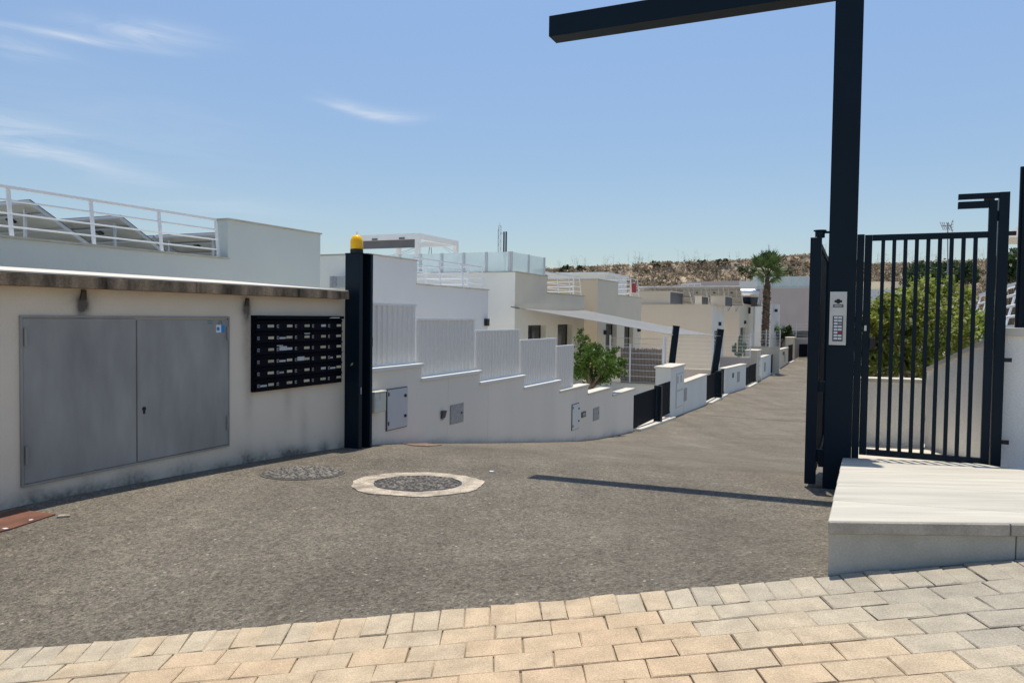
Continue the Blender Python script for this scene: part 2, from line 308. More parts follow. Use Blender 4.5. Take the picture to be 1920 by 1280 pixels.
# ------------------------------------------------------------------ mesh helpers
WO = {}
def tag(o, label=None, cat=None, group=None, kind=None):
    for k, v_ in (('label', label), ('category', cat), ('group', group), ('kind', kind)):
        if v_: o[k] = v_
    return o
def thing(name, label, cat, loc, group=None):
    o = bpy.data.objects.new(name, None); col.objects.link(o); o.location = loc; o.empty_display_size = .2
    WO[o] = Vector(loc); return tag(o, label, cat, group)
class MB:
    def __init__(s): s.v = []; s.f = []; s.m = []
    def add(s, vs, fs, mi=0):
        n = len(s.v); s.v += [Vector(x) for x in vs]
        s.f += [tuple(i + n for i in q) for q in fs]; s.m += [mi] * len(fs) if isinstance(mi, int) else list(mi); return s
    def box(s, o, a, b, c, mi=0):
        o, a, b, c = Vector(o), Vector(a), Vector(b), Vector(c)
        if a.cross(b).dot(c) < 0: a, b = b, a
        vs = [o, o + a, o + a + b, o + b, o + c, o + a + c, o + a + b + c, o + b + c]
        return s.add(vs, [(3, 2, 1, 0), (4, 5, 6, 7), (0, 1, 5, 4), (1, 2, 6, 5), (2, 3, 7, 6), (3, 0, 4, 7)], mi)
    def sb(s, s0, s1, c0, c1, z0, z1, mi=0):
        return s.box(S(s0, c0, z0), U * (s1 - s0), V * (c1 - c0), Z * (z1 - z0), mi)
    def wseg(s, p0, p1, th, zb0, zb1, zt0, zt1, mi=0):
        """wall between two plan points, thickness to the left of p0->p1"""
        p0, p1 = Vector((p0[0], p0[1], 0)), Vector((p1[0], p1[1], 0)); d = (p1 - p0).normalized(); n = Vector((-d.y, d.x, 0)) * th
        vs = [p0 + Z * zb0, p1 + Z * zb1, p1 + n + Z * zb1, p0 + n + Z * zb0, p0 + Z * zt0, p1 + Z * zt1, p1 + n + Z * zt1, p0 + n + Z * zt0]
        fs = [(3, 2, 1, 0), (4, 5, 6, 7), (0, 1, 5, 4), (1, 2, 6, 5), (2, 3, 7, 6), (3, 0, 4, 7)]
        if th < 0: fs = [tuple(reversed(q)) for q in fs]
        return s.add(vs, fs, mi)
    def prism(s, pts, ext, mi=0):
        pts = [Vector(p) for p in pts]; ext = Vector(ext); n = len(pts)
        nrm = sum(((pts[i] - pts[0]).cross(pts[(i + 1) % n] - pts[0]) for i in range(1, n - 1)), Vector())
        if nrm.dot(ext) < 0: pts.reverse()
        vs = pts + [p + ext for p in pts]
        return s.add(vs, [tuple(reversed(range(n))), tuple(range(n, 2 * n))] + [(i, (i + 1) % n, n + (i + 1) % n, n + i) for i in range(n)], mi)
    def tube(s, p, q, r, n=8, r2=None, mi=0):
        p, q = Vector(p), Vector(q); d = (q - p).normalized(); a = d.orthogonal().normalized(); b = d.cross(a); r2 = r if r2 is None else r2
        vs = [p + (a * math.cos(k * math.tau / n) + b * math.sin(k * math.tau / n)) * r for k in range(n)] + \
             [q + (a * math.cos(k * math.tau / n) + b * math.sin(k * math.tau / n)) * r2 for k in range(n)]
        return s.add(vs, [tuple(reversed(range(n))), tuple(range(n, 2 * n))] + [(i, (i + 1) % n, n + (i + 1) % n, n + i) for i in range(n)], mi)
    def bar(s, p, q, w, h, up=Z, mi=0):
        p, q = Vector(p), Vector(q); d = (q - p); a = d.normalized().cross(up).normalized() * w; b = a.cross(d).normalized() * h
        return s.box(p - a / 2 - b / 2, d, a, b, mi)
    def lathe(s, c, prof_, n=20, mi=0, axis=Z):
        c = Vector(c); a = axis.orthogonal().normalized(); b = axis.cross(a); vs = []; fs = []
        for r, z in prof_:
            for k in range(n): vs.append(c + axis * z + (a * math.cos(k * math.tau / n) + b * math.sin(k * math.tau / n)) * r)
        for i in range(len(prof_) - 1):
            for k in range(n): fs.append((i * n + k, i * n + (k + 1) % n, (i + 1) * n + (k + 1) % n, (i + 1) * n + k))
        fs.append(tuple(reversed(range(n)))); fs.append(tuple(range((len(prof_) - 1) * n, len(prof_) * n)))
        return s.add(vs, fs, mi)
    def build(s, name, mats, parent=None, bevel=0.0, smooth=False, origin=None):
        if not isinstance(mats, (list, tuple)): mats = [mats]
        me = bpy.data.meshes.new(name)
        if origin is None:
            mn = [min(v[i] for v in s.v) for i in range(3)]; mxx = [max(v[i] for v in s.v) for i in range(3)]
            origin = Vector(((mn[0] + mxx[0]) / 2, (mn[1] + mxx[1]) / 2, mn[2]))
        me.from_pydata([tuple(v - origin) for v in s.v], [], s.f)
        for x in mats: me.materials.append(M[x])
        if any(s.m): me.polygons.foreach_set('material_index', s.m)
        if bevel:
            bm = bmesh.new(); bm.from_mesh(me); bmesh.ops.remove_doubles(bm, verts=bm.verts, dist=1e-5)
            bmesh.ops.bevel(bm, geom=[e for e in bm.edges if e.is_manifold and e.calc_face_angle(0) > .5], offset=bevel, segments=1, affect='EDGES', clamp_overlap=True)
            bm.to_mesh(me); bm.free()
        if smooth: me.polygons.foreach_set('use_smooth', [True] * len(me.polygons))
        me.update()
        o = bpy.data.objects.new(name, me); col.objects.link(o)
        WO[o] = origin
        if parent: o.parent = parent; o.location = origin - WO[parent]
        else: o.location = origin
        return o
def dup(root, off, parent=None, label=None):
    """a copy of a thing (or part) with copies of everything under it"""
    c = root.copy(); col.objects.link(c)
    if parent is not None: c.parent = parent
    c.location = root.location + Vector(off); WO[c] = WO[root] + Vector(off)
    if label: c['label'] = label
    for ch in list(root.children): 
        k = dup(ch, (0, 0, 0), c); WO[k] = WO[ch] + Vector(off)
    return c

# ------------------------------------------------------------------ the setting: ground, road, pavement, hill
def sheet(name, xs, rows, mat, kind='structure', smooth=True):
    pass
def grid(name, pts, nu, nv, mat, kind='structure'):
    me = bpy.data.meshes.new(name)
    fs = [(j * nu + i, j * nu + i + 1, (j + 1) * nu + i + 1, (j + 1) * nu + i) for j in range(nv - 1) for i in range(nu - 1)]
    me.from_pydata([tuple(p) for p in pts], [], fs); me.materials.append(M[mat]); me.polygons.foreach_set('use_smooth', [True] * len(me.polygons)); me.update()
    o = bpy.data.objects.new(name, me); col.objects.link(o); WO[o] = Vector(); return tag(o, kind=kind)
def spaced(lim, dense, step):
    a = list(np.arange(-dense, dense + .01, step)); x = dense
    while x < lim: x *= 1.45; a = [-x] + a + [x]
    return a
gx = spaced(2600, 24, 1.0); gy = spaced(2600, 90, 1.5)
grid('ground', [Vector((x, y, G(x, y) - .07)) for y in gy for x in gx], len(gx), len(gy), 'ground_soil')
def cwall(s):      # where the left edge of the street runs
    return float(np.interp(s, [0, 33, 43.6, 49.3, 54.8, 66, 75], [5.9, 5.9, 5.57, 5.3, 5.2, 4.85, 4.4]))
NU, NV = 40, 130
pts = []
for j in range(NV):
    for i in range(NU):
        k = i / (NU - 1); c0 = 5.95 - k * 12.9
        s0 = (YE - .12 - V.y * c0) / U.y
        t = (j / (NV - 1)) ** 1.7; s = s0 + (74 - s0) * t
        c = c0 + (cwall(s) - 5.9)
        if s > 12: c = max(c, c)
        p = S(s, c); pts.append(Vector((p.x, p.y, G(p.x, p.y) - .005)))
grid('road', pts, NU, NV, 'asphalt')

# pale paved yards on the left, added to bounce light onto the houses
pts = []
ss_ = np.arange(8, 62, 1.0); cc_ = [6.15, 7, 8, 10, 14, 18]
for s_ in ss_:
    for c_ in cc_:
        c2_ = c_ + (cwall(s_) - 5.9); p = S(s_, c2_); pts.append(Vector((p.x, p.y, prof(s_) + .10)))
grid('bounce_patio', pts, len(cc_), len(ss_), 'pale_tile')

# pavement: bed plus single stones
bed = MB(); bed.add([(-7, -3, plane(-7) - .014), (9, -3, plane(9) - .014), (9, YE, plane(9) - .014), (-7, YE, plane(-7) - .014)], [(0, 1, 2, 3)])
bed.add([(-7, YE, plane(-7) - .3), (9, YE, plane(9) - .3), (9, YE, plane(9) - .014), (-7, YE, plane(-7) - .014)], [(3, 2, 1, 0)])
pavement = bed.build('pavement', 'sand_joint'); tag(pavement, kind='structure')
TILT = Matrix.Rotation(-math.atan(.104), 3, 'Y')
def stone_mesh(w, d, shear, jag):
    bm = bmesh.new(); bmesh.ops.create_cube(bm, size=1)
    for v in bm.verts: v.co = Vector((v.co.x * w, v.co.y * d, v.co.z * .06 - .03))
    bmesh.ops.bevel(bm, geom=[e for e in bm.edges if all(v.co.z > -.001 for v in e.verts)], offset=.0045, segments=1, affect='EDGES')
    for v in bm.verts:
        v.co.x += shear * v.co.y + random.uniform(-.003, .003); v.co.y += random.uniform(-.003, .003); v.co.z += random.uniform(-.002, .001)
        if jag and v.co.y > 0: v.co.y += random.uniform(-.012, .010); v.co.x += random.uniform(-.004, .004)
    me = bpy.data.meshes.new('paver'); bm.to_mesh(me); bm.free(); me.materials.append(M['paver']); return me
stones = [stone_mesh(.2285, .1395, 0, False) for _ in range(14)]
def lay(me, x, y, tw=0.0, dz=0.0):
    o = bpy.data.objects.new('paver', me); col.objects.link(o); o.parent = pavement
    o.location = Vector((x, y, plane(x) + dz)) - WO[pavement]
    o.rotation_euler = (TILT @ Matrix.Rotation(tw, 3, 'Z') @ Matrix.Rotation(random.uniform(-.012, .012), 3, 'X') @ Matrix.Rotation(random.uniform(-.012, .012), 3, 'Y')).to_euler()
n_st = 0
for k in range(52):
    x = -2.75 + k * .1135
    sh = np.interp(x, [-2.2, -.3, .3, 1.3], [-.18, -.03, .0, .09])
    lay(stone_mesh(.1105, .212, -sh * -1, True), x, YE - .108 - .004, 0, random.uniform(-.002, .004))
yr = YE - .222 - .07; r = 0
while yr > 2.30:
    hw = .72 * yr + .35
    x = -3.19 + (.116 if r % 2 else 0) + random.uniform(-.012, .012)
    while x < -hw: x += .232
    while x < hw + .12:
        lay(random.choice(stones), x, yr, random.uniform(-.008, .008) + (math.pi if random.random() < .5 else 0), random.uniform(-.003, .003)); x += .232; n_st += 1
    yr -= .1425; r += 1

# hill behind the houses
def ridge(px): return at(px, np.interp(px, [600, 1030, 1200, 1380, 1520, 1640, 1850, 2400], [520, 508, 498, 491, 479, 498, 490, 470]), np.interp(px, [600, 1200, 2400], [112, 118, 128]))
hp = []; NH, NR = 220, 46
for j in range(NR):
    for i in range(NH):
        px = 640 + i * (1900 / (NH - 1)); R_ = ridge(px)
        if j < 8: d = 26 * (1 - j / 8); back = Vector((R_.x * .25, R_.y, 0)).normalized() * (350 * ((7 - j) / 7) ** 2); p = R_ + back; p.z += .2 * noise.noise(p * .2)
        else:
            t = (j - 8) / (NR - 9); p = R_ + Vector((-R_.x * .1, -R_.y, 0)).normalized() * (24 * t ** 1.15); p.z = R_.z + (-2.5 - R_.z) * (t ** .9)
            a = min(1, t * 4) * (1.1 if t < .95 else .5)
            q = p * .22; p += Vector((0, -1, .6)) * (noise.noise(q) * 1.0 + noise.noise(q * 2.7) * .55 + noise.noise(q * 6.3) * .3) * a
        hp.append(p)
grid('hill', hp, NH, NR, 'hill_soil')
def scatter(name, pts_, size, mat, n_per=5, squash=.8, kind='stuff', parent=None):
    """many small leaf-sized faces round each point, one mesh"""
    pts_ = np.array(pts_); n = len(pts_) * n_per
    c = np.repeat(pts_[:, :3], n_per, 0); sz = np.repeat(pts_[:, 3], n_per)
    dirs = rng.normal(size=(n, 3)); dirs /= np.linalg.norm(dirs, axis=1)[:, None]
    c = c + dirs * sz[:, None] * rng.uniform(.15, 1, n)[:, None] ** .6 * np.array([1, 1, squash])
    return leafquads(name, c, size * rng.uniform(.6, 1.4, n), mat, kind, parent)
def leafquads(name, c, sz, mat, kind=None, parent=None, droop=0.0, aspect=.55, mats2=None, frac=.0):
    n = len(c); a = rng.normal(size=(n, 3)); a[:, 2] -= droop; a /= np.linalg.norm(a, axis=1)[:, None]
    b = np.cross(a, rng.normal(size=(n, 3))); b /= np.linalg.norm(b, axis=1)[:, None]
    sz = np.asarray(sz).reshape(-1, 1)
    v = np.empty((n, 4, 3)); v[:, 0] = c - a * sz; v[:, 1] = c + b * sz * aspect; v[:, 2] = c + a * sz; v[:, 3] = c - b * sz * aspect
    org = Vector(v.reshape(-1, 3).mean(0)); org.z = float(v[:, :, 2].min())
    v = v.reshape(-1, 3) - np.array(org)
    me = bpy.data.meshes.new(name); me.vertices.add(n * 4); me.vertices.foreach_set('co', v.astype(np.float32).ravel())
    me.loops.add(n * 4); me.loops.foreach_set('vertex_index', np.arange(n * 4, dtype=np.int32))
    me.polygons.add(n); me.polygons.foreach_set('loop_start', np.arange(0, n * 4, 4, dtype=np.int32))
    me.materials.append(M[mat])
    if mats2:
        for x in mats2: me.materials.append(M[x])
        mi = np.where(rng.uniform(size=n) < frac, rng.integers(1, len(mats2) + 1, n), 0); me.polygons.foreach_set('material_index', mi.astype(np.int32))
    me.update(calc_edges=True); me.validate()
    o = bpy.data.objects.new(name, me); col.objects.link(o); WO[o] = org
    if parent: o.parent = parent; o.location = org - WO[parent]
    else: o.location = org
    return tag(o, kind=kind)
def hillpt(px, t):
    R_ = ridge(px); p = R_ + Vector((-R_.x * .1, -R_.y, 0)).normalized() * (24 * t ** 1.15); p.z = R_.z + (-2.5 - R_.z) * (t ** .9)
    return p
sp_, gp_ = [], []
for _ in range(9000):
    px, t = random.uniform(1000, 2300), random.random() ** .9
    if noise.noise(Vector((px * .02, t * 6, 0))) < -.32: continue
    p = hillpt(px, t); r_ = random.uniform(.25, .9)
    (gp_ if random.random() < .22 + .35 * noise.noise(Vector((px * .03, t * 5, 4))) else sp_).append((p.x, p.y - .4, p.z + r_ * .4, r_))
tag(scatter('dry_scrub', sp_, .20, 'scrub', 12, .7), label='dry brown scrub covering the slope of the hill behind the houses')
tag(scatter('grey_scrub', gp_, .20, 'scrub_green', 12, .7), label='dull grey green low bushes speckled over the slope of the hill')
rk = MB()
for _ in range(700):
    px, t = random.uniform(1000, 2300), random.uniform(.02, .75); p = hillpt(px, t); r_ = random.uniform(.18, .65)
    n0 = len(rk.v); vs = [p + Vector((random.gauss(0, 1), random.gauss(0, .7) - .3, random.gauss(0, .7))).normalized() * r_ * random.uniform(.7, 1.1) for _ in range(7)]
    bm = bmesh.new(); [bm.verts.new(x) for x in vs]; bmesh.ops.convex_hull(bm, input=bm.verts); bm.verts.index_update()
    rk.add([v.co.copy() for v in bm.verts], [tuple(v.index for v in f.verts) for f in bm.faces]); bm.free()
tag(rk.build('hill_rubble', 'hill_rock'), label='pale stones lying scattered in the scrub of the hill slope', kind='stuff')
# thin weeds standing on the crest
wd = MB()
for _ in range(120):
    cl_ = random.choice([1065, 1090, 1140, 1160, 1190, 1205, 1285, 1300, 1320, 1378, 1440, 1555, 1660, 1700, 1730, 1760, 1850])
    px = random.gauss(cl_, 9); b0 = ridge(px) + Vector((0, random.uniform(-.5, 1.5), -.1)); h = random.uniform(.8, 2.6)
    tip = b0 + Vector((random.gauss(0, .35), 0, h)); wd.tube(b0, tip, .016, 3, .006)
    for k in range(4):
        q = b0.lerp(tip, random.uniform(.35, .95)); wd.tube(q, q + Vector((random.gauss(0, .4), random.gauss(0, .2), random.uniform(.1, .5))), .010, 3, .005)
tag(wd.build('dry_weeds', 'dry_stalk'), label='thin dry stalks standing along the crest of the hill', kind='stuff')
gt_ = []
for _ in range(1500):
    px = random.uniform(1000, 2300); p = ridge(px); gt_.append((p.x, p.y + random.uniform(-1, 2), p.z + .15, random.uniform(.15, .5)))
tag(scatter('crest_grass', gt_, .16, 'scrub', 8, .9), label='dry tufts of grass fringing the crest of the hill')
exec_after = []

# ------------------------------------------------------------------ utility building with mailboxes (left)
CW = 5.9
ends = sc(onC(645, 700, CW))[0]
U0, U1 = -2.0, ends + .02
ztop = onC(300, 528 + 0, CW).z
ZR = 1.64 + .275                       # top of the slab's front edge
ub = thing('utility_building', 'low beige rendered utility building with a stained flat roof slab beside the gate', 'utility building', S(3, CW + .9, 0.0))
def smat(name, base, **k): return mk(name, base, **k)
mk('util_stucco', (.77, .665, .53), .9, .06, 1.2, .3, 80, grain=.04)
mk('mildew', (.075, .065, .055), .9, .3, 20)
mk('util_coping', (.105, .078, .052), .9, .80, 5.5, tint=(.24, .175, .115), bump=.4, bscale=40, grain=.25, gscale=60, stretch=(1, 1, .3), detail=7)
sp1, sp2 = onC(155, 560, CW), onC(462, 572, CW)
bl = []
for sp in (sp1, sp2):
    bl += [((sp.x, sp.y, sp.z - .035), (.05, .05, .075), .75), ((sp.x, sp.y, sp.z - .085), (.07, .07, .10), .38), ((sp.x, sp.y, sp.z + .01), (.16, .16, .10), .25), ((sp.x, sp.y, sp.z - .3), (.07, .07, .35), .25)]
stain('util_stucco', bl, (.06, .055, .05), 14)
bl2 = []
for q in range(40):
    s_ = 3.2 + q * .115; g_ = S(s_, CW); k = random.uniform(.05, .55) * (1.4 if s_ > 6 else 1)
    bl2.append(((g_.x, g_.y, G(g_.x, g_.y) + .0), (.10, .10, random.uniform(.05, .16)), k))
stain('util_stucco', bl2, (.10, .095, .085), 22, .85)
ml = onC(470, 780, CW); stain('util_stucco', [((onC(x, 640 + 40, CW).x, onC(x, 680, CW).y, onC(x, y_, CW).z), (.07, .07, .3), k) for x, y_, k in ((463, 640, .35), (466, 740, .3), (540, 745, .22), (640, 640, .2), (570, 800, .2))], (.25, .20, .15), 9)
w = MB(); w.sb(U0, U1, CW, CW + 1.8, -.6, ZR - .095)
w.build('wall', 'util_stucco', ub)
ov = .15
r_ = MB()
se = sc(onC(655, 560, CW - ov))[0]
for a, b_ in ((U0, 3.0), (3.004, 5.25), (5.254, se)):
    k = MB(); pts_ = [S(a, CW - ov, ZR - .095), S(a, CW - ov, ZR), S(a, CW + 1.85, ZR + .115), S(a, CW + 1.85, ZR - .095)]
    k.prism(pts_, U * (b_ - a)); k.build('roof_slab', 'util_coping', ub, bevel=.004)
k = MB(); k.prism([S(U0, CW - ov + .002, ZR + .004), S(U0, CW - ov + .002, ZR + .016), S(U0, CW + 1.83, ZR + .150), S(U0, CW + 1.83, ZR + .118)], U * (se - U0 - .02))
k.build('roof_screed', 'pale_stone', ub)
for sp in (sp1, sp2):
    s_, _ = sc(sp); k = MB()
    zt__ = sp.z + .075
    k.add([S(s_ - .014, CW - .03, zt__), S(s_ + .014, CW - .03, zt__), S(s_ + .028, CW - .012, zt__ - .085), S(s_ - .028, CW - .012, zt__ - .085),
           S(s_ - .014, CW + .002, zt__), S(s_ + .014, CW + .002, zt__), S(s_ + .028, CW + .002, zt__ - .085), S(s_ - .028, CW + .002, zt__ - .085)],
          [(3, 2, 1, 0), (4, 5, 6, 7), (0, 1, 5, 4), (1, 2, 6, 5), (2, 3, 7, 6), (3, 0, 4, 7)])
    k.build('drip_spout', 'mildew', ub)
# steel doors
p00, p10 = onC(38, 913, CW), onC(428, 836, CW); sA, sB = sc(p00)[0], sc(p10)[0]; zb, zt = (p00.z + p10.z) / 2, onC(232, 592, CW).z
smid = sc(onC(254, 700, CW))[0]
mk('grey_door', (.315, .305, .285), .45, .20, 2.6, .02, 40, stretch=(1.5, 1.5, .5), spec=.5)
fr = MB(); t_ = .018
fr.sb(sA, sB, CW - .02, CW + .01, zt - t_, zt); fr.sb(sA, sB, CW - .02, CW + .01, zb, zb + t_)
fr.sb(sA, sA + t_, CW - .02, CW + .01, zb + t_ + .001, zt - t_ - .001); fr.sb(sB - t_, sB, CW - .02, CW + .01, zb + t_ + .001, zt - t_ - .001); fr.build('door_frame', 'grey_door', ub)
d1 = MB().sb(sA + .022, smid - .004, CW - .014, CW + .012, zb + .024, zt - .024).build('cabinet_door', 'grey_door', ub, bevel=.003)
d2 = MB().sb(smid + .006, sB - .022, CW - .022, CW + .012, zb + .024, zt - .034).build('cabinet_door', 'grey_door', ub, bevel=.003)
for d, s_ in ((d1, sA + .035), (d2, sB - .035)):
    for z_ in (zb + .18, zt - .24): MB().tube(S(s_, CW - .03, z_), S(s_, CW - .03, z_ + .14), .012, 8).build('hinge', 'grey_door', d)
lk = MB(); lk.tube(S(smid + .07, CW - .022, zb + .5), S(smid + .07, CW - .026, zb + .5), .02, 12); lk.sb(smid + .06, smid + .08, CW - .028, CW - .022, zb + .455, zb + .49)
lk.build('keyhole', 'black_plastic', d2)
q0, q1 = onC(402, 609, CW), onC(418, 623, CW); s0, s1 = sc(q0)[0], sc(q1)[0]
sk = MB().sb(s0, s1 - (s1 - s0) * .42, CW - .0245, CW - .0225, q1.z, q0.z).build('sticker', 'paper_white', d2); sk['label'] = 'white half of a small sticker with a blue emblem'
e_ = MB(); em = S(s0 + .024, CW - .0247, (q0.z + q1.z) / 2)
e_.lathe(em, [(.02, 0), (.02, .0012)], 12, axis=-V); e_.build('emblem', 'sticker_blue', sk)
MB().sb(s1 - (s1 - s0) * .42, s1, CW - .0245, CW - .0225, q1.z, q0.z).build('sticker', 'sticker_blue', d2)
for xx, yy, ww, hh, mt in ((386, 601, 9, 1.2, 'sticker_green'), (386, 605, 9, 1.6, 'sticker_green'), (408, 602, 5, 1, 'dark_grey_paint'), (407, 604, 1, 3, 'dark_grey_paint'), (412, 604, 1, 3, 'dark_grey_paint')):
    a, b_ = onC(xx, yy, CW), onC(xx + ww, yy + hh, CW); MB().sb(sc(a)[0], sc(b_)[0], CW - .0245, CW - .0225, b_.z, a.z).build('print_mark', mt, d2)

# mailboxes
mA, mB_ = onC(470, 591, CW), onC(635, 591, CW); s0, s1 = sc(mA)[0], sc(mB_)[0]; z1 = mA.z; z0 = onC(470, 735, CW).z
mb = thing('mailbox_bank', 'black wall bank of thirty letter boxes in five columns on the utility building', 'mailboxes', S((s0 + s1) / 2, CW, z0))
h = MB(); h.sb(s0, s1, CW - .05, CW - .002, z0, z1); h.sb(s0 + .001, s1 - .001, CW - .085, CW - .0505, z1 - .035, z1 - .001); h.build('housing', 'navy_dull', mb)
cwid, rh = (s1 - s0 - .02) / 5, (z1 - z0 - .055) / 6
MB().prism([S(s1 - .30, CW - .0855, z1 - .026), S(s1 - .10, CW - .0855, z1 - .026), S(s1 - .085, CW - .0855, z1 - .016), S(s1 - .24, CW - .0855, z1 - .016)], -V * .002).build('maker_mark', 'silver_plate', mb)
proto = None
for r in range(6):
    for c in range(5):
        off = U * (c * cwid) + Z * (-r * rh); a = s0 + .01 + .004; b_ = a + cwid - .008; zz = z1 - .04 - rh
        if proto is None:
            k = MB(); k.sb(a, b_, CW - .062, CW - .0505, zz + .004, zz + rh * .62)
            k.prism([S(a, CW - .051, zz + rh - .005), S(a, CW - .078, zz + rh - .02), S(a, CW - .072, zz + rh - .032), S(a, CW - .051, zz + rh - .02)], U * (b_ - a))
            proto = k.build('mailbox', 'navy_dull', mb, bevel=.0015)
            ln = MB(); ln.sb(a + .002, b_ - .002, CW - .0655, CW - .0625, zz + rh * .61, zz + rh * .64); 
            l_ = MB(); l_.sb(a + .02, a + .05, CW - .0655, CW - .0625, zz + rh * .26, zz + rh * .52); l_.sb(a + .028, a + .044, CW - .0685, CW - .066, zz + rh * .32, zz + rh * .46, 1)
            l_.build('lock', ['galvanised', 'black_plastic'], proto)
            bx = proto
        else:
            bx = dup(proto, off, mb)
            for ch in list(bx.children):
                if ch.name.split('.')[0] in ('name_plate', 'note'): bpy.data.objects.remove(ch)
for r in range(6):
    for c in range(5):
        bx = [o for o in mb.children if o.name.startswith('mailbox')][r * 5 + c]
        off = U * (c * cwid) + Z * (-r * rh); a = s0 + .014; b_ = a + cwid - .008; zz = z1 - .04 - rh
        sh = random.uniform(0, .012) * (random.random() < .4)
        m_ = 'note_paper' if (r, c) in ((0, 3), (2, 1), (4, 3)) else 'name_card'
        k = MB(); k.box(S(b_ - .105 - sh, CW - .0655, zz + rh * .30) + off, U * (.085 + sh), V * .003, Z * rh * .22); k.build('name_plate', m_, bx)
        if (r, c) in ((1, 1), (2, 1), (3, 1), (3, 2), (4, 1), (5, 0), (4, 4), (3, 4)):
            wdt = {(3, 2): .12, (2, 1): .12, (3, 4): .05, (4, 1): .07}.get((r, c), .10); hh = .36 if (r, c) in ((3, 2), (2, 1)) else .16
            k = MB(); k.box(S(a + .06, CW - .0655, zz + rh * .28) + off, U * wdt, V * .003, Z * rh * hh); k.build('note', 'note_paper' if (r, c) not in ((3, 4), (4, 1)) else 'galvanised', bx)
        if (r, c) in ((1, 2), (2, 1)):
            k = MB(); k.box(S(b_ - (.11 if c == 2 else .27), CW - .0655, zz + rh * .66) + off, U * .10, V * .003, Z * rh * .10); k.build('note', 'note_paper', bx)

# ------------------------------------------------------------------ left gate post and beacon
s0 = sc(onC(646, 700, CW))[0] + .0; pA = onC(646, 700, CW); zb = G(*S(s0, 5.7).xy) - .1; zt = at(660, 476, pA.y).z
cR = sc(onS(673, 700, s0))[1]
gp = thing('gate_post', 'dark navy steel channel post carrying an amber lamp at the end of the beige building', 'gate post', S(s0 + .13, 5.8, zb + .1))
s_end = sc(onC(697, 700, cR))[0]
pr = MB(); pr.sb(s0, s0 + .07, cR, CW - .001, zb, zt); pr.sb(s0 + .0705, s_end - .05, cR + .10, CW - .001, zb, zt - .002); pr.sb(s_end - .0495, s_end, cR - .012, CW - .001, zb, zt - .001)
pr.build('post', 'navy_metal', gp, bevel=.003)
MB().sb(s0 - .004, s_end + .004, cR - .016, CW + .0, zt + .001, zt + .009).build('cap', 'navy_metal', gp)
p = onC(696, 641, cR); MB().sb(s_end + .001, s_end + .02, cR, cR + .05, p.z - .06, p.z + .06).build('latch_keeper', 'black_plastic', gp)
p = onS(660, 683, s0); k = MB(); k.prism([S(s0 - .003, sc(p)[1] + .02, p.z - .02), S(s0 - .003, sc(p)[1] - .012, p.z - .005), S(s0 - .003, sc(p)[1] - .02, p.z + .025), S(s0 - .003, sc(p)[1] + .012, p.z + .012)], U * .002); k.build('sticker', 'name_card', gp)
p = onC(673, 735, cR); MB().sb(s0 + .03, s0 + .05, cR - .006, cR - .001, p.z - .03, p.z + .06).build('lock_plate', 'galvanised', gp)
bc = S(s0 + .09, (cR + CW) / 2 + .0, zt + .009); rb = .082
bn = thing('warning_beacon', 'amber rotating warning lamp on top of the dark gate post', 'warning lamp', bc)
MB().lathe(bc, [(rb * .98, 0), (rb, .01), (rb, .05), (rb * .9, .055)], 24).build('base', 'black_plastic', bn, smooth=False)
MB().lathe(bc + Z * .055, [(rb * .96, 0), (rb * .98, .02), (rb * .97, .10), (rb * .88, .135), (rb * .66, .162), (rb * .35, .178), (rb * .02, .182)], 24).build('lens', 'amber', bn, smooth=True)
MB().tube(bc + Z * .236, bc + Z * .275, .010, 8, .007).build('aerial', 'white_metal', bn)

# ------------------------------------------------------------------ gate portal, intercom, gates (right)
SG = s0 + .06
pc0, pc1 = onS(1553, 500, SG), onS(1606, 500, SG); cA, cB = sc(pc0)[1], sc(pc1)[1]
gz = G(*S(SG, cA).xy)
gp2 = thing('gate_portal', 'tall dark navy steel portal with a column and a long overhead arm', 'gate portal', S(SG + .1, (cA + cB) / 2, gz))
D = .24
zB0 = onS(1029, 69, SG).z; zB1 = onS(1029, 30, SG).z; cE = sc(onS(1029, 50, SG))[1]
MB().sb(SG, SG + D, cB, cA, gz - .15, zB1).build('column', 'navy_metal', gp2, bevel=.004)
MB().sb(SG, SG + D * .95, cA + .001, cE, zB0, zB1 - .001).build('beam', 'navy_metal', gp2, bevel=.004)
# intercom
i0, i1 = onS(1556, 547, SG), onS(1590, 647, SG); c0, c1 = sc(i0)[1] - .004, sc(onS(1587, 600, SG))[1]; z1, z0 = i0.z, i1.z
ic = thing('intercom_panel', 'silver intercom panel with camera and call buttons on the dark gate column', 'intercom', S(SG, (c0 + c1) / 2, z0))
W_ = c0 - c1; H_ = z1 - z0
def face(a, b_, c, d, dep, name, mt, par=ic, base=.022):   # fractions across (0 left) and up (0 bottom)
    k = MB(); k.box(S(SG - base, c0 - W_ * a, z0 + H_ * c), -V * (W_ * (b_ - a)), -U * dep, Z * (H_ * (d - c))); return k.build(name, mt, par, bevel=0)
face(0, 1, 0, 1, .02, 'housing', 'silver_plate', base=.001)
face(.18, .82, .55, .92, .002, 'video_module', 'silver_plate')
hx = MB(); cen = S(SG - .0245, c0 - W_ * .5, z0 + H_ * .82)
hx.prism([cen + V * (W_ * x) + Z * (H_ * y) for x, y in ((.22, -.02), (.12, -.02), (.06, -.042), (-.06, -.042), (-.12, -.02), (-.22, -.02), (-.22, .02), (-.12, .02), (-.06, .042), (.06, .042), (.12, .02), (.22, .02))], -U * .006)
hx.build('camera_lens', 'black_plastic', ic)
face(.20, .80, .705, .762, .003, 'display_frame', 'dark_grey_paint', base=.0245); face(.27, .73, .715, .752, .003, 'display', 'galvanised', base=.028)
face(.20, .80, .07, .545, .003, 'button_module', 'dark_grey_paint', base=.0225)
face(.83, .95, .07, .545, .002, 'label_strip', 'meter_paint', base=.0225)
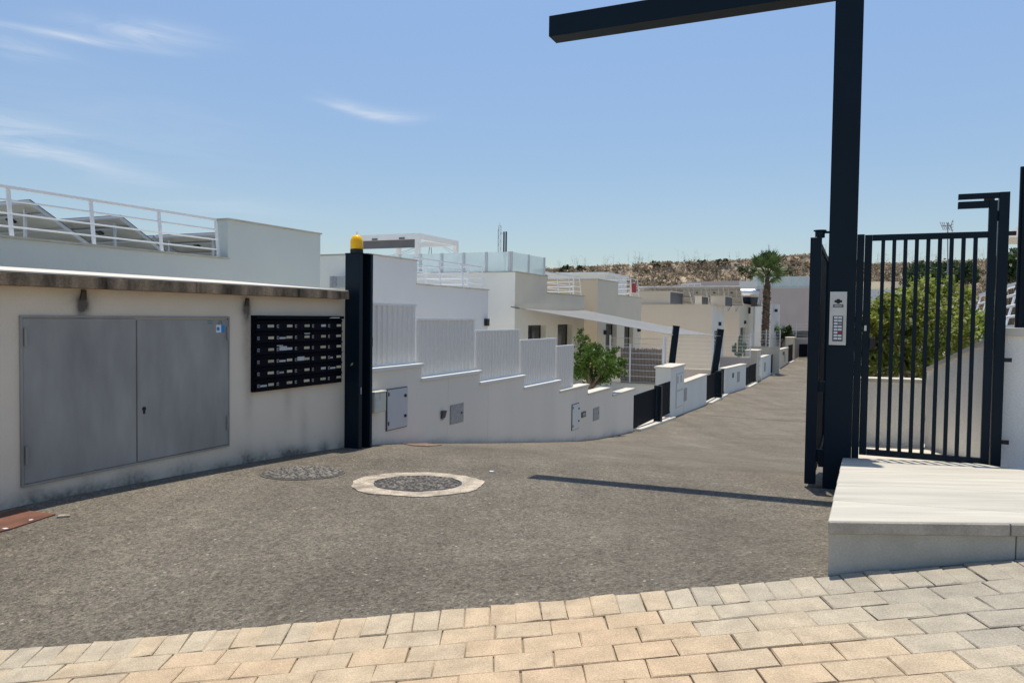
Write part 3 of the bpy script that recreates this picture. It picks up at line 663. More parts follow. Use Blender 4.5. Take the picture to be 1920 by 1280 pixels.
for r in range(8):
    for c in range(2):
        if (r, c) in ((5, 1), (2, 1)): mt = 'red_cloth' if r == 5 else 'galvanised'
        else: mt = 'paper_white'
        b_ = face(.27 + c * .25, .49 + c * .25, .495 - r * .056, .495 - r * .056 + .036, .004, 'call_button', mt, base=.026)

# driveway gate leaf, swung open behind the column
gl = thing('driveway_gate', 'dark steel driveway gate leaf standing open beside the portal column', 'gate', S(SG + .3, cA + .12, gz))
g0, g1 = onS(1513, 700, SG - .02), onS(1534, 700, SG - .02); ca, cb = sc(g0)[1], sc(g1)[1]; zgt = onS(1528, 445, SG).z; zgb = G(*S(SG, ca).xy) + .03
MB().sb(SG - .02, SG + .08, cb, ca, zgb, zgt).build('stile', 'navy_metal', gl, bevel=.004)
cm = (ca + cb) / 2; LG = 2.6
MB().sb(SG + .0805, SG + LG, cm - .03, cm + .03, zgt - .06, zgt - .002).build('top_rail', 'navy_gate', gl)
MB().sb(SG + LG + .001, SG + LG + .06, cm - .03, cm + .03, zgb - .3, zgt).build('stile', 'navy_metal', gl)
MB().sb(SG + .0805, SG + LG, cm - .03, cm + .03, zgb + .02, zgb + .12).build('bottom_rail', 'navy_gate', gl)
sl = None
for k in range(20):
    if sl is None: sl = MB().sb(SG + .13, SG + .20, cm - .012, cm + .012, zgb + .121, zgt - .061).build('slat', 'navy_gate', gl)
    else: dup(sl, U * (.12 * k), gl)
hg = MB(); hp_ = S(SG + .05, cb + .02, zgt); hg.lathe(hp_, [(.045, 0), (.045, .06), (.06, .062), (.06, .072)], 14); hg.bar(hp_ + Z * .05, S(SG + .05, cA + .002, zgt + .05), .03, .02); hg.build('hinge_top', 'navy_metal', gl)
MB().sb(SG + .02, SG + .07, cA + .001, cb - .001, zgb + .9, zgb + 1.0).build('hinge', 'navy_metal', gl)
MB().sb(SG + .02, SG + .07, cA + .001, cb - .001, zgb + .22, zgb + .34).build('hinge', 'navy_metal', gl)

# entrance ramp in front of the pedestrian gate
SGP = SG + .03                                   # plane of the pedestrian gate
FL = at(1553, 975, 3.405); BLp = onS(1580, 857, SG + .06)
ra = math.atan2(0, 1)
e1 = BLp - FL
def rz(x, y):            # ramp plane: level across, falling towards the gate along the camera's depth
    f_ = ((x - FL.x) * .0 + (y - FL.y)) / (BLp.y - FL.y); return FL.z + (BLp.z - FL.z) * f_
def rp(x, y, dz=0): return Vector((x, y, rz(x, y) + dz))
BR = S(SG + .06, sc(BLp)[1] - 2.6); XR = 4.2
rm = thing('entrance_ramp', 'pale stone slab ramp on grey kerb blocks leading up to the pedestrian gate', 'ramp', (FL.x + 1, FL.y + 1.5, .4))
L0 = Vector((FL.x, FL.y)); L1 = Vector((BLp.x, BLp.y)); vv = Vector((-V.x, -V.y))
def leftpt(t): return L0.lerp(L1, t)
def clipR(p): k = (XR - p.x) / vv.x; return p + vv * max(0, k)
THK = .058; gap = .004
cuts = []
for py in (937, 904, 882, 857): 
    d = ray(0, py)
    best = min((abs((lambda q: (640 - py) - 0)(0)), 0) for _ in range(1))
    lo, hi = 0., 1.0
    def ypix(t):
        p = leftpt(t); q = RCAM.transposed() @ (rp(p.x, p.y) - CAMP); return 640 - F * q.y / -q.z
    for _ in range(40):
        mid = (lo + hi) / 2
        if ypix(mid) > py: lo = mid
        else: hi = mid
    cuts.append(lo)
cuts[-1] = 1.0
def slab(pts2):
    k = MB(); top = [rp(x, y) for x, y in pts2]; k.prism([p - Z * THK for p in top], Z * THK)
    return k.build('slab', ['slab_stone'], rm, bevel=.004)
xj = at(1893, 975, 3.405).x
a = leftpt(cuts[0] - .001); kk = (FL.y - a.y) / vv.y; jx = a.x + vv.x * kk
xr_ = min(jx, XR); yr_ = a.y + vv.y * ((xr_ - a.x) / vv.x)
slab([(L0.x, L0.y), (xr_, L0.y)] + ([(xr_, yr_ - gap)] if jx > XR else []) + [(a.x, a.y - gap)])
for t0, t1 in zip(cuts[:-1], cuts[1:]):
    p0, p1 = leftpt(t0), leftpt(t1); q0, q1 = clipR(p0), clipR(p1)
    if t0 == cuts[0] and jx < XR: slab([(p0.x, p0.y + gap), (jx + .004, L0.y), (XR, L0.y), (q1.x, q1.y - gap), (p1.x, p1.y - gap)])
    else: slab([(p0.x, p0.y + gap), (q0.x, q0.y + gap), (q1.x, q1.y - gap), (p1.x, p1.y - gap)])
# darker rough front edging
for xa, xb in ((L0.x, xj - .004), (xj + .004, XR)):
    k = MB(); k.box((xa, L0.y - .012, rz(xa, L0.y) - THK - .001), (xb - xa, 0, 0), (0, .0115, 0), (0, 0, THK - .004)); k.build('edging', 'slab_edge', rm, bevel=.003)
def leftx(y): return L0.x + (L1.x - L0.x) * (y - L0.y) / (L1.y - L0.y)
xk = at(1905, 1020, 3.42).x
for xa, xb in ((None, xk - .003), (xk + .003, XR)):
    k = MB(); y0_ = L0.y + .012; y1_ = y0_ + .127; xa0, xa1 = (leftx(y0_) + .004, leftx(y1_) + .004) if xa is None else (xa, xa)
    k.add([Vector((xa0, y0_, plane(xa0) - .1)), Vector((xb, y0_, plane(xb) - .1)), rp(xb, y0_, -THK - .004), rp(xa0, y0_, -THK - .004),
        Vector((xa1, y1_, plane(xa1) - .1)), Vector((xb, y1_, plane(xb) - .1)), rp(xb, y1_, -THK - .004), rp(xa1, y1_, -THK - .004)],
        [(0, 1, 2, 3), (5, 4, 7, 6), (4, 0, 3, 7), (1, 5, 6, 2), (3, 2, 6, 7), (4, 5, 1, 0)]); k.build('kerb_block', 'concrete_grey', rm, bevel=.003)
k = MB(); pl = [Vector((leftx(L0.y + .14) + .004, L0.y + .14)), Vector((XR, L0.y + .14)), Vector((XR, L1.y + vv.y * ((XR - L1.x) / vv.x))), Vector((L1.x + .004, L1.y))]
top = [rp(p.x, p.y, -THK - .004) for p in pl]; bot = [Vector((p.x, p.y, min(G(p.x, p.y), top[i].z) - .15)) for i, p in enumerate(pl)]
k.add(bot + top, [(3, 2, 1, 0), (4, 5, 6, 7)] + [(i, (i + 1) % 4, 4 + (i + 1) % 4, 4 + i) for i in range(4)]); k.build('core', 'concrete_grey', rm)

# pedestrian gate
zs = BLp.z
def cS(px, y=650): return sc(onS(px, y, SGP))[1]
pg = thing('pedestrian_gate', 'dark barred pedestrian gate leaf between the portal column and the white wall', 'gate', S(SGP, cS(1740), zs))
ztr = onS(1735, 437, SGP).z; zbr = onS(1735, 862, SGP).z
cl0, cl1 = cS(1616), cS(1630); cr0, cr1 = cS(1846), cS(1862)
MB().sb(SGP, SGP + .05, cl1, cl0, zbr, ztr).build('stile', 'navy_metal', pg, bevel=.002)
MB().sb(SGP, SGP + .05, cr1, cr0, zbr, ztr + .272).build('stile', 'navy_metal', pg, bevel=.002)
MB().sb(SGP + .001, SGP + .049, cr0 + .001, cl1 - .001, ztr - .055, ztr - .001).build('top_rail', 'navy_metal', pg)
MB().sb(SGP + .001, SGP + .049, cr0 + .001, cl1 - .001, zbr, zbr + .055).build('bottom_rail', 'navy_metal', pg)
b0 = None
for k in range(9):
    c_ = cl1 + (cr0 - cl1) * (k + 1) / 10
    if b0 is None: b0 = MB().sb(SGP + .01, SGP + .04, c_ - .016, c_ + .016, zbr + .056, ztr - .056).build('bar', 'navy_metal', pg); cb0 = c_
    else: dup(b0, V * (c_ - cb0), pg)
ca_ = cS(1797, 380)
MB().sb(SGP, SGP + .05, cr0 + .001, ca_, ztr + .210, ztr + .271).build('arm', 'navy_metal', pg, bevel=.002)
MB().sb(SGP + .01, SGP + .04, ca_ - .30, ca_ - .26, ztr + .190, ztr + .2095).build('stop_block', 'black_plastic', pg)
p = onS(1629, 643, SGP); MB().sb(SGP - .02, SGP + .07, cl1 - .05, cl1 - .001, p.z - .05, p.z + .05).build('lock_case', 'black_plastic', pg)
p = onS(1622, 614, SGP); MB().sb(SGP - .012, SGP - .001, cl0 - .035, cl0 - .015, p.z - .03, p.z + .02).build('lock_cylinder', 'silver_plate', pg)
# its frame: jamb beside the column, hinge post with an upper arm
gf = thing('hooked_post', 'dark steel frame posts of the pedestrian gate with a hooked upper arm', 'post', S(SGP + .05, cS(1876), zs))
MB().sb(SG + .012, SGP + .16, cl0 + .003, cB - .001, zs - .3, ztr + .005).build('jamb', 'navy_metal', gf, bevel=.003)
cp0, cp1 = cS(1864.5), cS(1884); zp = onS(1876, 360, SGP).z
MB().sb(SGP - .01, SGP + .07, cp1, cp0, zs - .2, zp).build('hinge_post', 'navy_metal', gf, bevel=.003)
MB().sb(SGP - .005, SGP + .04, cp0 + .001, ca_, zp - .050, zp - .001).build('upper_arm', 'navy_metal', gf, bevel=.002)
MB().sb(SGP + .01, SGP + .04, cr1 - .001 - (cr1 - cp0 - .002), cr1 - .001, ztr + .09, ztr + .18).build('hinge', 'navy_metal', gf)
MB().sb(SGP + .01, SGP + .04, ca_ - .28, ca_ - .20, ztr + .2725, zp - .051).build('closer', 'black_plastic', gf)
for py in (437, 675, 830):
    p = onS(1890, py, SGP); MB().sb(SGP + .02, SGP + .05, cp1 - .06, cp1 - .001, p.z - .018, p.z + .018).build('fixing_lug', 'black_plastic', gf)

# walls and yard beyond the pedestrian gate
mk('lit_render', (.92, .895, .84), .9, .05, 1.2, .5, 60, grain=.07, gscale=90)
yard = MB(); p_ = [S(SGP + .06, cB + .02), S(SGP + .06, cS(2050)), at(1990, 800, 8.6), at(1590, 800, 8.7)]
k = yard; zf = zs - .03; k.add([Vector((p.x, p.y, zf)) for p in p_] + [Vector((p.x, p.y, zf - .5)) for p in p_], [(3, 2, 1, 0), (4, 5, 6, 7), (0, 1, 5, 4), (1, 2, 6, 5), (2, 3, 7, 6), (3, 0, 4, 7)])
for i, q in enumerate(k.f): pass
k.f[0] = (0, 1, 2, 3); tag(k.build('path', 'tile_floor'), kind='structure')
lw = thing('yard_wall', 'low white wall with a thin stone cap behind the gate bars', 'wall', at(1670, 840, 8.1))
A_, B_ = at(1585, 700, 8.15), at(1737, 700, 8.0); ztw = at(1670, 710, 8.05).z
MB().wseg(A_, B_, .2, zs - .4, zs - .4, ztw - .04, ztw - .04).build('wall', 'lit_render', lw)
MB().wseg(A_ + Vector((0, -.025, 0)), B_ + Vector((-.005, -.025, 0)), .25, ztw - .039, ztw - .039, ztw, ztw).build('coping', 'pale_stone', lw)
rw = thing('stair_wall', 'white rendered garden wall with a sloping cap right of the gate', 'wall', at(1800, 850, 7.2))
N_, Fp = at(1879, 700, 6.80), at(1738, 700, 7.98); zN, zF = at(1879, 620, 6.80).z, at(1738, 690, 7.98).z
MB().wseg(N_, Fp, -.25, zs - .5, zs - .5, zN - .045, zF - .045).build('wall', 'lit_render', rw)
MB().wseg(N_ + Vector((-.025, 0, 0)), Fp + Vector((-.025, 0, 0)), -.3, zN - .044, zF - .044, zN, zF).build('coping', 'pale_stone', rw)
sw = thing('end_wall', 'white rendered wall stub with a stone cap and a dark fence on top', 'wall', at(1910, 880, 6.2))
A_, B_ = at(1881, 700, 6.74), at(2150, 700, 6.3); ztw = at(1900, 615, 6.7).z
MB().wseg(A_, B_, .26, zs - .4, zs - .4, ztw - .07, ztw - .07).build('wall', 'lit_render', sw)
MB().wseg(A_ + Vector((-.02, -.035, 0)), B_ + Vector((0, -.035, 0)), .33, ztw - .069, ztw - .069, ztw, ztw).build('coping', 'pale_stone', sw)
df = thing('metal_fence', 'dark ribbed metal fence panel standing on the white wall stub', 'fence', at(1930, 615, 6.2))
zt_ = at(1912, 310, 6.75).z; f0 = at(1904, 600, 6.82); f1 = at(2150, 600, 6.45); dd = (f1 - f0).normalized(); dd.z = 0
sl0 = None
for k in range(9):
    if sl0 is None:
        kk = MB(); kk.box(Vector((f0.x, f0.y, ztw + .004)), dd * .085, Vector((-dd.y, dd.x, 0)) * .03, Z * (zt_ - ztw)); kk.box(Vector((f0.x, f0.y, ztw + .004)) + dd * .02 - Vector((-dd.y, dd.x, 0)) * .0205, dd * .03, Vector((-dd.y, dd.x, 0)) * .02, Z * (zt_ - ztw - .01)); sl0 = kk.build('slat', 'navy_metal', df)
    else: dup(sl0, dd * (.1 * k), df)
kk = MB(); kk.box(Vector((f0.x, f0.y, ztw + .35)) + Vector((-dd.y, dd.x, 0)) * .0305, dd * 1.0, Vector((-dd.y, dd.x, 0)) * .03, Z * .05); kk.build('rail', 'navy_metal', df)

# ------------------------------------------------------------------ stepped white boundary wall with slat fence (left of street)
CF, CP = 5.88, 5.98
def s_at(px): return sc(onC(px, 700, CF))[0]
steps = [(697, 790, 690, 697), (790, 900, 708, 793), (900, 983, 716, 901), (983, 1050, 725, 983), (1050, 1103, 732, 1050), (1103, 1149, 724, 1149), (1149, 1189, 727.5, 1188)]
bw = thing('boundary_wall', 'long white wall stepping down along the street from the gate', 'wall', S(15, CF + .1, -1.2))
wallm = MB(); zt_list = []; sa = s_end + .0
for i, (pa, pb, py, px) in enumerate(steps):
    sb_ = s_at(pb); zt_ = onC(px, py, CF).z
    zt_list.append((sa, sb_, zt_))
    n = max(2, int((sb_ - sa) / .6)); ss = [sa + (sb_ - sa) * j / n for j in range(n + 1)]
    poly = [S(a, CF, prof(a) - .25) for a in ss] + [S(sb_, CF, zt_ - .05), S(sa, CF, zt_ - .05)]
    wallm.prism(poly, V * .22)
    MB().sb(sa - .02 * (i > 0), sb_ + .03, CF - .03, CF + .25, zt_ - .0495, zt_).build('coping', 'pale_stone' if i > 3 else 'white_stucco', bw, bevel=.004)
    sa = sb_
wall_o = wallm.build('wall', 'white_wall', bw)
def lowdirt():
    blobs = []
    for q in range(34):
        s_ = 8.2 + q * .4; g_ = S(s_, CF); blobs.append(((g_.x, g_.y, prof(s_)), (.25, .25, random.uniform(.04, .10)), random.uniform(.15, .45)))
    stain('white_wall', blobs, (.25, .24, .22), 14, .6)
lowdirt()
seam = [sc(onC(x, 760, CF))[0] for x in (840, 915, 1080)]
for s_j in seam:
    zt_j = [q[2] for q in zt_list if q[0] <= s_j <= q[1]][0]; MB().sb(s_j - .003, s_j + .003, CF - .0012, CF - .0004, prof(s_j) + .02, zt_j - .055).build('joint', 'grey_stucco', bw)
tops = [569, 597, 618, 635, 647]; cxs = [740, 838, 934, 1010, 1060]
names = ['white slat fence panel nearest the dark gate post, highest of the stepped row', 'white slat fence panel second from the gate post on the stepped wall',
         'white slat fence panel in the middle of the stepped row of five', 'white slat fence panel fourth from the gate post on the stepped wall', 'white slat fence panel farthest from the gate post, beside the leafy tree']
slp = None
for i in range(5):
    sa, sb_, zb_ = zt_list[i]
    if i == 4: sb_ = sc(onC(1076, 680, CP))[0]
    ztp = onC(cxs[i], tops[i], CP).z
    t = thing('slat_fence', names[i], 'fence', S((sa + sb_) / 2, CP, zb_), 'white slat fence panels on the boundary wall')
    MB().sb(sa + .01, sb_ - .005, CP - .015, CP + .04, ztp - .03, ztp).build('top_rail', 'white_metal', t)
    MB().sb(sa + .01, sb_ - .005, CP + .0, CP + .04, zb_ + .001, zb_ + .03).build('bottom_rail', 'white_metal', t)
    n = max(1, round((sb_ - sa) / .126)); wdt = (sb_ - sa - .02) / n; me0 = None
    for j in range(n):
        a = sa + .01 + j * wdt
        if me0 is None:
            k = MB(); k.prism([S(a, CP + .004, zb_ + .031), S(a + .012, CP - .022, zb_ + .031), S(a + .024, CP + .004, zb_ + .031), S(a + wdt - .006, CP + .004, zb_ + .031), S(a + wdt - .006, CP + .012, zb_ + .031), S(a, CP + .012, zb_ + .031)], Z * (ztp - .031 - zb_ - .031))
            me0 = k.build('slat', 'slat_paint', t)
        else: dup(me0, U * (wdt * j), t)
def wallbox(px0, px1, pyt, pyb, c, dep, pm=None):
    pm = pm or (px0 + px1) / 2
    return sc(onC(px0, 700, c))[0], sc(onC(px1, 700, c))[0], onC(pm, pyb, c).z, onC(pm, pyt, c).z
# things fixed to the wall
a, b_, z0, z1 = wallbox(699.5, 721.5, 736, 773, CF - .1, .1, 708)
t = thing('meter_box', 'beige meter box with a rounded lid on the white wall beside the dark post', 'meter box', S((a + b_) / 2, CF, z0))
MB().sb(a, b_, CF - .13, CF - .001, z0, z1).build('case', 'meter_paint', t, bevel=.012)
MB().sb(a - .004, b_ + .004, CF - .137, CF - .001, z1 + .001, z1 + .02).build('lid', 'meter_paint', t, bevel=.005)
MB().sb(b_ - .155, b_ - .15, CF - .1315, CF - .1305, z1 - .10, z1 - .01).build('seam', 'dark_grey_paint', t)
for zz in (.55, .25): MB().sb(a + .02, a + .09, CF - .1325, CF - .1305, z0 + (z1 - z0) * zz, z0 + (z1 - z0) * (zz + .22)).build('label_plate', 'cabinet_paint', t)
def cabinet(px0, px1, pyt, pyb, label, knobs, mt='cabinet_paint', pm=None):
    a, b_, z0, z1 = wallbox(px0, px1, pyt, pyb, CF, .03, pm)
    t = thing('wall_cabinet', label, 'wall cabinet', S((a + b_) / 2, CF, z0))
    MB().sb(a - .012, b_ + .006, CF - .014, CF - .001, z0 - .012, z1 + .012).build('frame', 'dark_grey_paint', t)
    d = MB().sb(a, b_, CF - .028, CF - .0145, z0, z1).build('door', mt, t, bevel=.003)
    for f_ in knobs: MB().tube(S(b_ - .07, CF - .0285, z0 + (z1 - z0) * f_), S(b_ - .07, CF - .045, z0 + (z1 - z0) * f_), .022, 12).build('lock_knob', 'black_plastic', d)
    for f_ in (.12, .85): MB().tube(S(a + .015, CF - .032, z0 + (z1 - z0) * f_), S(a + .015, CF - .032, z0 + (z1 - z0) * f_ + .05), .012, 8).build('hinge', 'dark_grey_paint', d)
cabinet(724.5, 762, 728.5, 802, 'tall pale grey cabinet door with two black locks near the dark post', (.28, .8), pm=742)
cabinet(1073, 1086, 757, 803, 'narrow white cabinet door low on the wall beside a small rectangular light', (.3, .8), 'white_stucco', pm=1080)
def hatch(px0, px1, pyt, pyb, label):
    a, b_, z0, z1 = wallbox(px0, px1, pyt, pyb, CF, .02)
    t = thing('water_hatch', label, 'hatch', S((a + b_) / 2, CF, z0), 'grey metal hatches in the street walls')
    fr = MB(); fr.sb(a, b_, CF - .006, CF - .0005, z0, z1); fr.build('frame', 'galvanised', t)
    d = MB().sb(a + .02, b_ - .02, CF - .012, CF - .0065, z0 + .02, z1 - .02).build('flap', 'galvanised', t)
    MB().tube(S(b_ - .08, CF - .0125, (z0 + z1) / 2), S(b_ - .08, CF - .02, (z0 + z1) / 2), .018, 10).build('lock', 'black_plastic', d)
hatch(844, 869.5, 757, 793, 'square grey metal hatch in the wall right of the small dark lamp')
hatch(1113, 1124.5, 763, 787, 'narrow grey metal hatch in the wall near its far end')
p = onC(829, 776, CF); s_ = sc(p)[0]
t = thing('wall_lamp', 'small dark wedge shaped lamp low on the white wall', 'wall lamp', p)
k = MB(); k.prism([S(s_ - .05, CF - .001, p.z + .055), S(s_ - .05, CF - .06, p.z + .055), S(s_ - .05, CF - .03, p.z - .06), S(s_ - .05, CF - .001, p.z - .07)], U * .10); k.build('shade', 'dark_grey_paint', t)
k = MB(); k.sb(s_ - .035, s_ + .035, CF - .03, CF - .0015, p.z - .09, p.z - .072); k.build('lens', 'cabinet_paint', t)
a, b_, z0, z1 = wallbox(1091, 1098.5, 771, 781, CF, .02)
t = thing('wall_light', 'small dark framed rectangular light set in the white wall', 'wall light', S(a, CF, z0))
MB().sb(a, b_, CF - .02, CF - .001, z0, z1).build('frame', 'dark_grey_paint', t); MB().sb(a + .05, b_ - .05, CF - .024, CF - .0205, z0 + .03, z1 - .03).build('lens', 'galvanised', t)

# ------------------------------------------------------------------ street front beyond: gates, pillars, low walls
def barred_gate(name, label, p0, p1, zb_, zt_, n, th=.04, group=None, foot=True):
    p0, p1 = Vector((p0[0], p0[1], 0)), Vector((p1[0], p1[1], 0)); d = p1 - p0; L_ = d.length; d.normalize(); nrm = Vector((-d.y, d.x, 0))
    t = thing(name, label, 'gate', (p0 + p1) / 2 + Z * zb_, group)
    MB().box(p0 + Z * (zt_ - .05), d * L_, nrm * th, Z * .05).build('top_rail', 'navy_gate', t)
    MB().box(p0 + Z * zb_, d * L_, nrm * th, Z * .06).build('bottom_rail', 'navy_gate', t)
    s_ = None; w_ = L_ / n
    for k in range(n):
        if s_ is None: s_ = MB().box(p0 + d * .001 + nrm * .008 + Z * (zb_ + .061), d * (w_ - .002), nrm * (th - .016), Z * (zt_ - zb_ - .112)).build('slat', 'navy_gate', t)
        else: dup(s_, d * (w_ * k), t)
    return t
def P2(px, c=5.9): p = onC(px, 700, c); return Vector((p.x, p.y))
g1a, g1b, g1c = P2(1190), P2(1231), P2(1257.5)
zg = onC(1188, 742, CW).z
barred_gate('plot_gate', 'wide dark slatted gate just after the end of the stepped white wall', g1a, g1b, zg - .98, zg, 16, group='dark garden gates along the street')
pp = P2(1232.5); zz = G(pp.x, pp.y)
t = thing('gate_stop_post', 'square dark post between the wide gate and the first narrow gate', 'post', (pp.x, pp.y, zz)); k = MB(); k.box(Vector((pp.x, pp.y, zz - .1)) - V * .14, U * .24, V * .24, Z * (onC(1238, 722, CW).z - zz + .1)); k.build('post', 'navy_metal', t, bevel=.005)
MB().box(Vector((pp.x, pp.y, onC(1238, 722, CW).z + .001)) - U * .005 - V * .145, U * .25, V * .25, Z * .01).build('cap', 'navy_metal', t)
barred_gate('plot_gate', 'narrow dark gate between the square post and the tall white pillar', P2(1236.5), g1c, zz + .12, onC(1250, 717, CW).z, 8, group='dark garden gates along the street')
def kerbline(label, p0, p1, wd_=.45):
    k = MB(); n = 8; p0, p1 = Vector((*p0, 0)), Vector((*p1, 0)); d = (p1 - p0).normalized(); nn_ = Vector((d.y, -d.x, 0)) * .22
    for j in range(n):
        a, b_ = p0.lerp(p1, j / n), p0.lerp(p1, (j + 1) / n); za, zb_ = G(a.x, a.y), G(b_.x, b_.y)
        k.wseg(a + nn_, b_ + nn_ , wd_, za - .2, zb_ - .2, za + .07, zb_ + .07)
    t = k.build('threshold', 'pale_stone'); tag(t, label, 'threshold', 'pale thresholds under the garden gates'); return t
kerbline('bright pale threshold under the wide dark gate', g1a, P2(1244))
kerbline('pale threshold under the first narrow dark gate', P2(1245), g1c)

def pillar(label, p, wu, wv, zt_, doors=False, mt='white_stucco', wd_=None):
    zz = G(p.x, p.y); t = thing('gate_pillar', label, 'pillar', (p.x, p.y, zz), 'rendered gate pillars along the street')
    k = MB(); k.box(Vector((p.x, p.y, zz - .4)), U * wu, V * wv, Z * (zt_ - .06 - zz + .4)); b0_ = k.build('body', mt, t)
    MB().box(Vector((p.x, p.y, zt_ - .0595)) - U * .05 - V * .05, U * (wu + .1), V * (wv + .1), Z * .06).build('cap', 'pale_stone', t, bevel=.006)
    if doors:
        a0, z_ = wu * .38, zz + .25; hgt = zt_ - zz - .55
        k = MB(); k.box(Vector((p.x, p.y, z_)) + U * a0 - V * .012, U * (wu * .52), V * .0115, Z * hgt); fr_ = k.build('cupboard_frame', 'cabinet_paint', t)
        for j in range(2):
            k = MB(); k.box(Vector((p.x, p.y, z_ + .04 + j * hgt * .5)) + U * (a0 + .06) - V * .024, U * (wu * .52 - .12), V * .0115, Z * (hgt * .5 - .08)); dr = k.build('cupboard_door', 'white_stucco', fr_)
        for j in range(2):
            k = MB(); k.box(Vector((p.x, p.y, z_ + hgt * .72)) + U * (a0 + .12 + j * wu * .24) - V * .027, U * .16, V * .0025, Z * .26); k.build('meter_window', 'galvanised', fr_)
    return t
zp1 = at(1258, 688, P2(1258)[1]).z
P1 = P2(1258)
pillar('tall white gate pillar with meter cupboard doors behind the first gate', Vector((P1.x, P1.y)), sc(onC(1283, 700, CW))[0] - sc(onC(1258, 700, CW))[0], .55, zp1, True)
def lowwall(label, p0, p1, zt_, mt='white_stucco', th=.28, zt1=None, parts=(), group='low white street walls'):
    p0, p1 = Vector((p0[0], p0[1])), Vector((p1[0], p1[1])); zb0, zb1 = G(p0.x, p0.y) - .3, G(p1.x, p1.y) - .3
    t = thing('street_wall', label, 'wall', ((p0.x + p1.x) / 2, (p0.y + p1.y) / 2, (zb0 + zb1) / 2 + .3), group); zt1 = zt_ if zt1 is None else zt1
    MB().wseg(p0, p1, th, zb0, zb1, zt_ - .06, zt1 - .06).build('wall', mt, t)
    d = (p1 - p0).normalized(); n = Vector((d.y, -d.x)) * .035
    MB().wseg(p0 + n, p1 + n, th + .07, zt_ - .0595, zt1 - .0595, zt_, zt1).build('coping', 'pale_stone', t, bevel=.005)
    for f0_, f1_, h0, h1, mt_, nm in parts:
        q = p0.lerp(p1, f0_); r = p0.lerp(p1, f1_); zz = G(q.x, q.y); n2 = Vector((d.y, -d.x)) * .012
        MB().wseg(q + n2, r + n2, .0115, zz + h0, zz + h0, zz + h1, zz + h1).build(nm, mt_, t)
    return t
lowwall('low white street wall right of the tall white pillar', P2(1283.5), P2(1325.5), onC(1300, 710, CW).z, parts=((.0, .10, .45, .95, 'galvanised', 'meter_hatch'),))
g2a, g2b, g2c = P2(1326.5), P2(1344), P2(1358)
zg2 = onC(1345, 697.5, CW).z
barred_gate('plot_gate', 'wide dark slatted gate at the foot of the second slanting post', g2a, g2b, zg2 - 1.1, zg2, 18, group='dark garden gates along the street')
pp = P2(1345); zz = G(pp.x, pp.y)
t = thing('gate_stop_post', 'square dark post beside the second wide gate', 'post', (pp.x, pp.y, zz)); k = MB(); k.box(Vector((pp.x, pp.y, zz - .1)) - V * .2, U * .34, V * .32, Z * (zg2 + .02 - zz + .1)); k.build('post', 'navy_metal', t, bevel=.005)
MB().box(Vector((pp.x, pp.y, zg2 + .021)) - U * .005 - V * .205, U * .35, V * .33, Z * .01).build('cap', 'navy_metal', t)
barred_gate('plot_gate', 'narrow dark gate next to the second square post', P2(1348.5), g2c, zz + .1, zg2 + .03, 8, group='dark garden gates along the street')
kerbline('pale threshold in front of the second wide gate', g2a, P2(1350)); kerbline('pale threshold under the second narrow gate', P2(1350.5), g2c)
def AP(px, Y): p = at(px, 640, Y); return Vector((p.x, p.y))
w2a, w2b = P2(1359), AP(1400, 41.5)
lowwall('low white street wall after the second narrow gate', w2a, w2b, at(1400, 681.5, 41.5).z, parts=((.1, .28, .35, .95, 'white_stucco', 'cupboard'), (.33, .40, .75, 1.0, 'dark_grey_paint', 'wall_light'), (.56, .68, .45, 1.0, 'galvanised', 'meter_hatch')))
g3a, g3b = AP(1401, 42), AP(1419, 45.3)
barred_gate('plot_gate', 'dark gate seen edge on before the second pillar', AP(1401, 41.8), AP(1407, 43), G(*g3a) + .1, G(*g3a) + 1.1, 5, group='dark garden gates along the street')
barred_gate('plot_gate', 'dark gate standing in front of the second pillar', AP(1407.5, 43.1), AP(1419, 45.3), G(*g3a) + .1, G(*g3a) + 1.15, 8, group='dark garden gates along the street')
kerbline('pale threshold in front of the second pillar', AP(1400, 41.6), AP(1416, 44.6))
p3 = AP(1420, 45.4); z3 = at(1424, 656.5, 45.6).z
pillar('beige gate pillar beside the palm, second along the street', p3, 2.0, .62 * 1.1, z3, True, 'grey_stucco')
w3a, w3b = AP(1429, 47.6), AP(1446.5, 52)
lowwall('short low wall between the second and third pillars', w3a, w3b, at(1446, 663.5, 52).z, parts=((.25, .42, .4, 1.0, 'galvanised', 'meter_hatch'),))
barred_gate('plot_gate', 'small dark gate before the third pillar below the palm', AP(1447.5, 52.2), AP(1460, 55), G(*w3b) + .1, G(*w3b) + 1.35, 6, group='dark garden gates along the street')
kerbline('pale threshold below the palm', AP(1447, 52.1), AP(1459, 54.8))
lowwall('low wall with a sunlit cap right of the palm', AP(1460.5, 55.2), AP(1478.5, 60), at(1478, 651, 60).z, 'grey_stucco', parts=((.4, .6, .9, 1.15, 'dark_grey_paint', 'wall_light'), (.55, .7, .3, .9, 'galvanised', 'meter_hatch')))
barred_gate('plot_gate', 'small dark gate beside the farthest pillar', AP(1479, 60.2), AP(1487, 62.2), G(*AP(1480, 60)) + .1, G(*AP(1480, 60)) + 1.45, 6, group='dark garden gates along the street')
kerbline('pale threshold by the farthest pillar', AP(1478, 60), AP(1487, 62.2))
p5 = AP(1487.5, 62.4); pillar('farthest beige gate pillar at the bend of the street', p5, 1.9, .62, at(1484, 632.5, 62).z, False, 'grey_stucco')
lowwall('beige wall closing the street behind the farthest pillar', AP(1455, 69), AP(1520, 66.5), at(1500, 640, 67).z, 'taupe_stucco', group='cross walls between the plots')
barred_gate('plot_gate', 'dark gate facing down the street at its far end', AP(1499, 64.8), AP(1516, 65.2), G(*AP(1507, 65)) + .15, at(1507, 645, 65).z, 10, group='dark garden gates along the street')
kerbline('pale threshold under the far end gate', AP(1498, 64.7), AP(1517, 65.1))
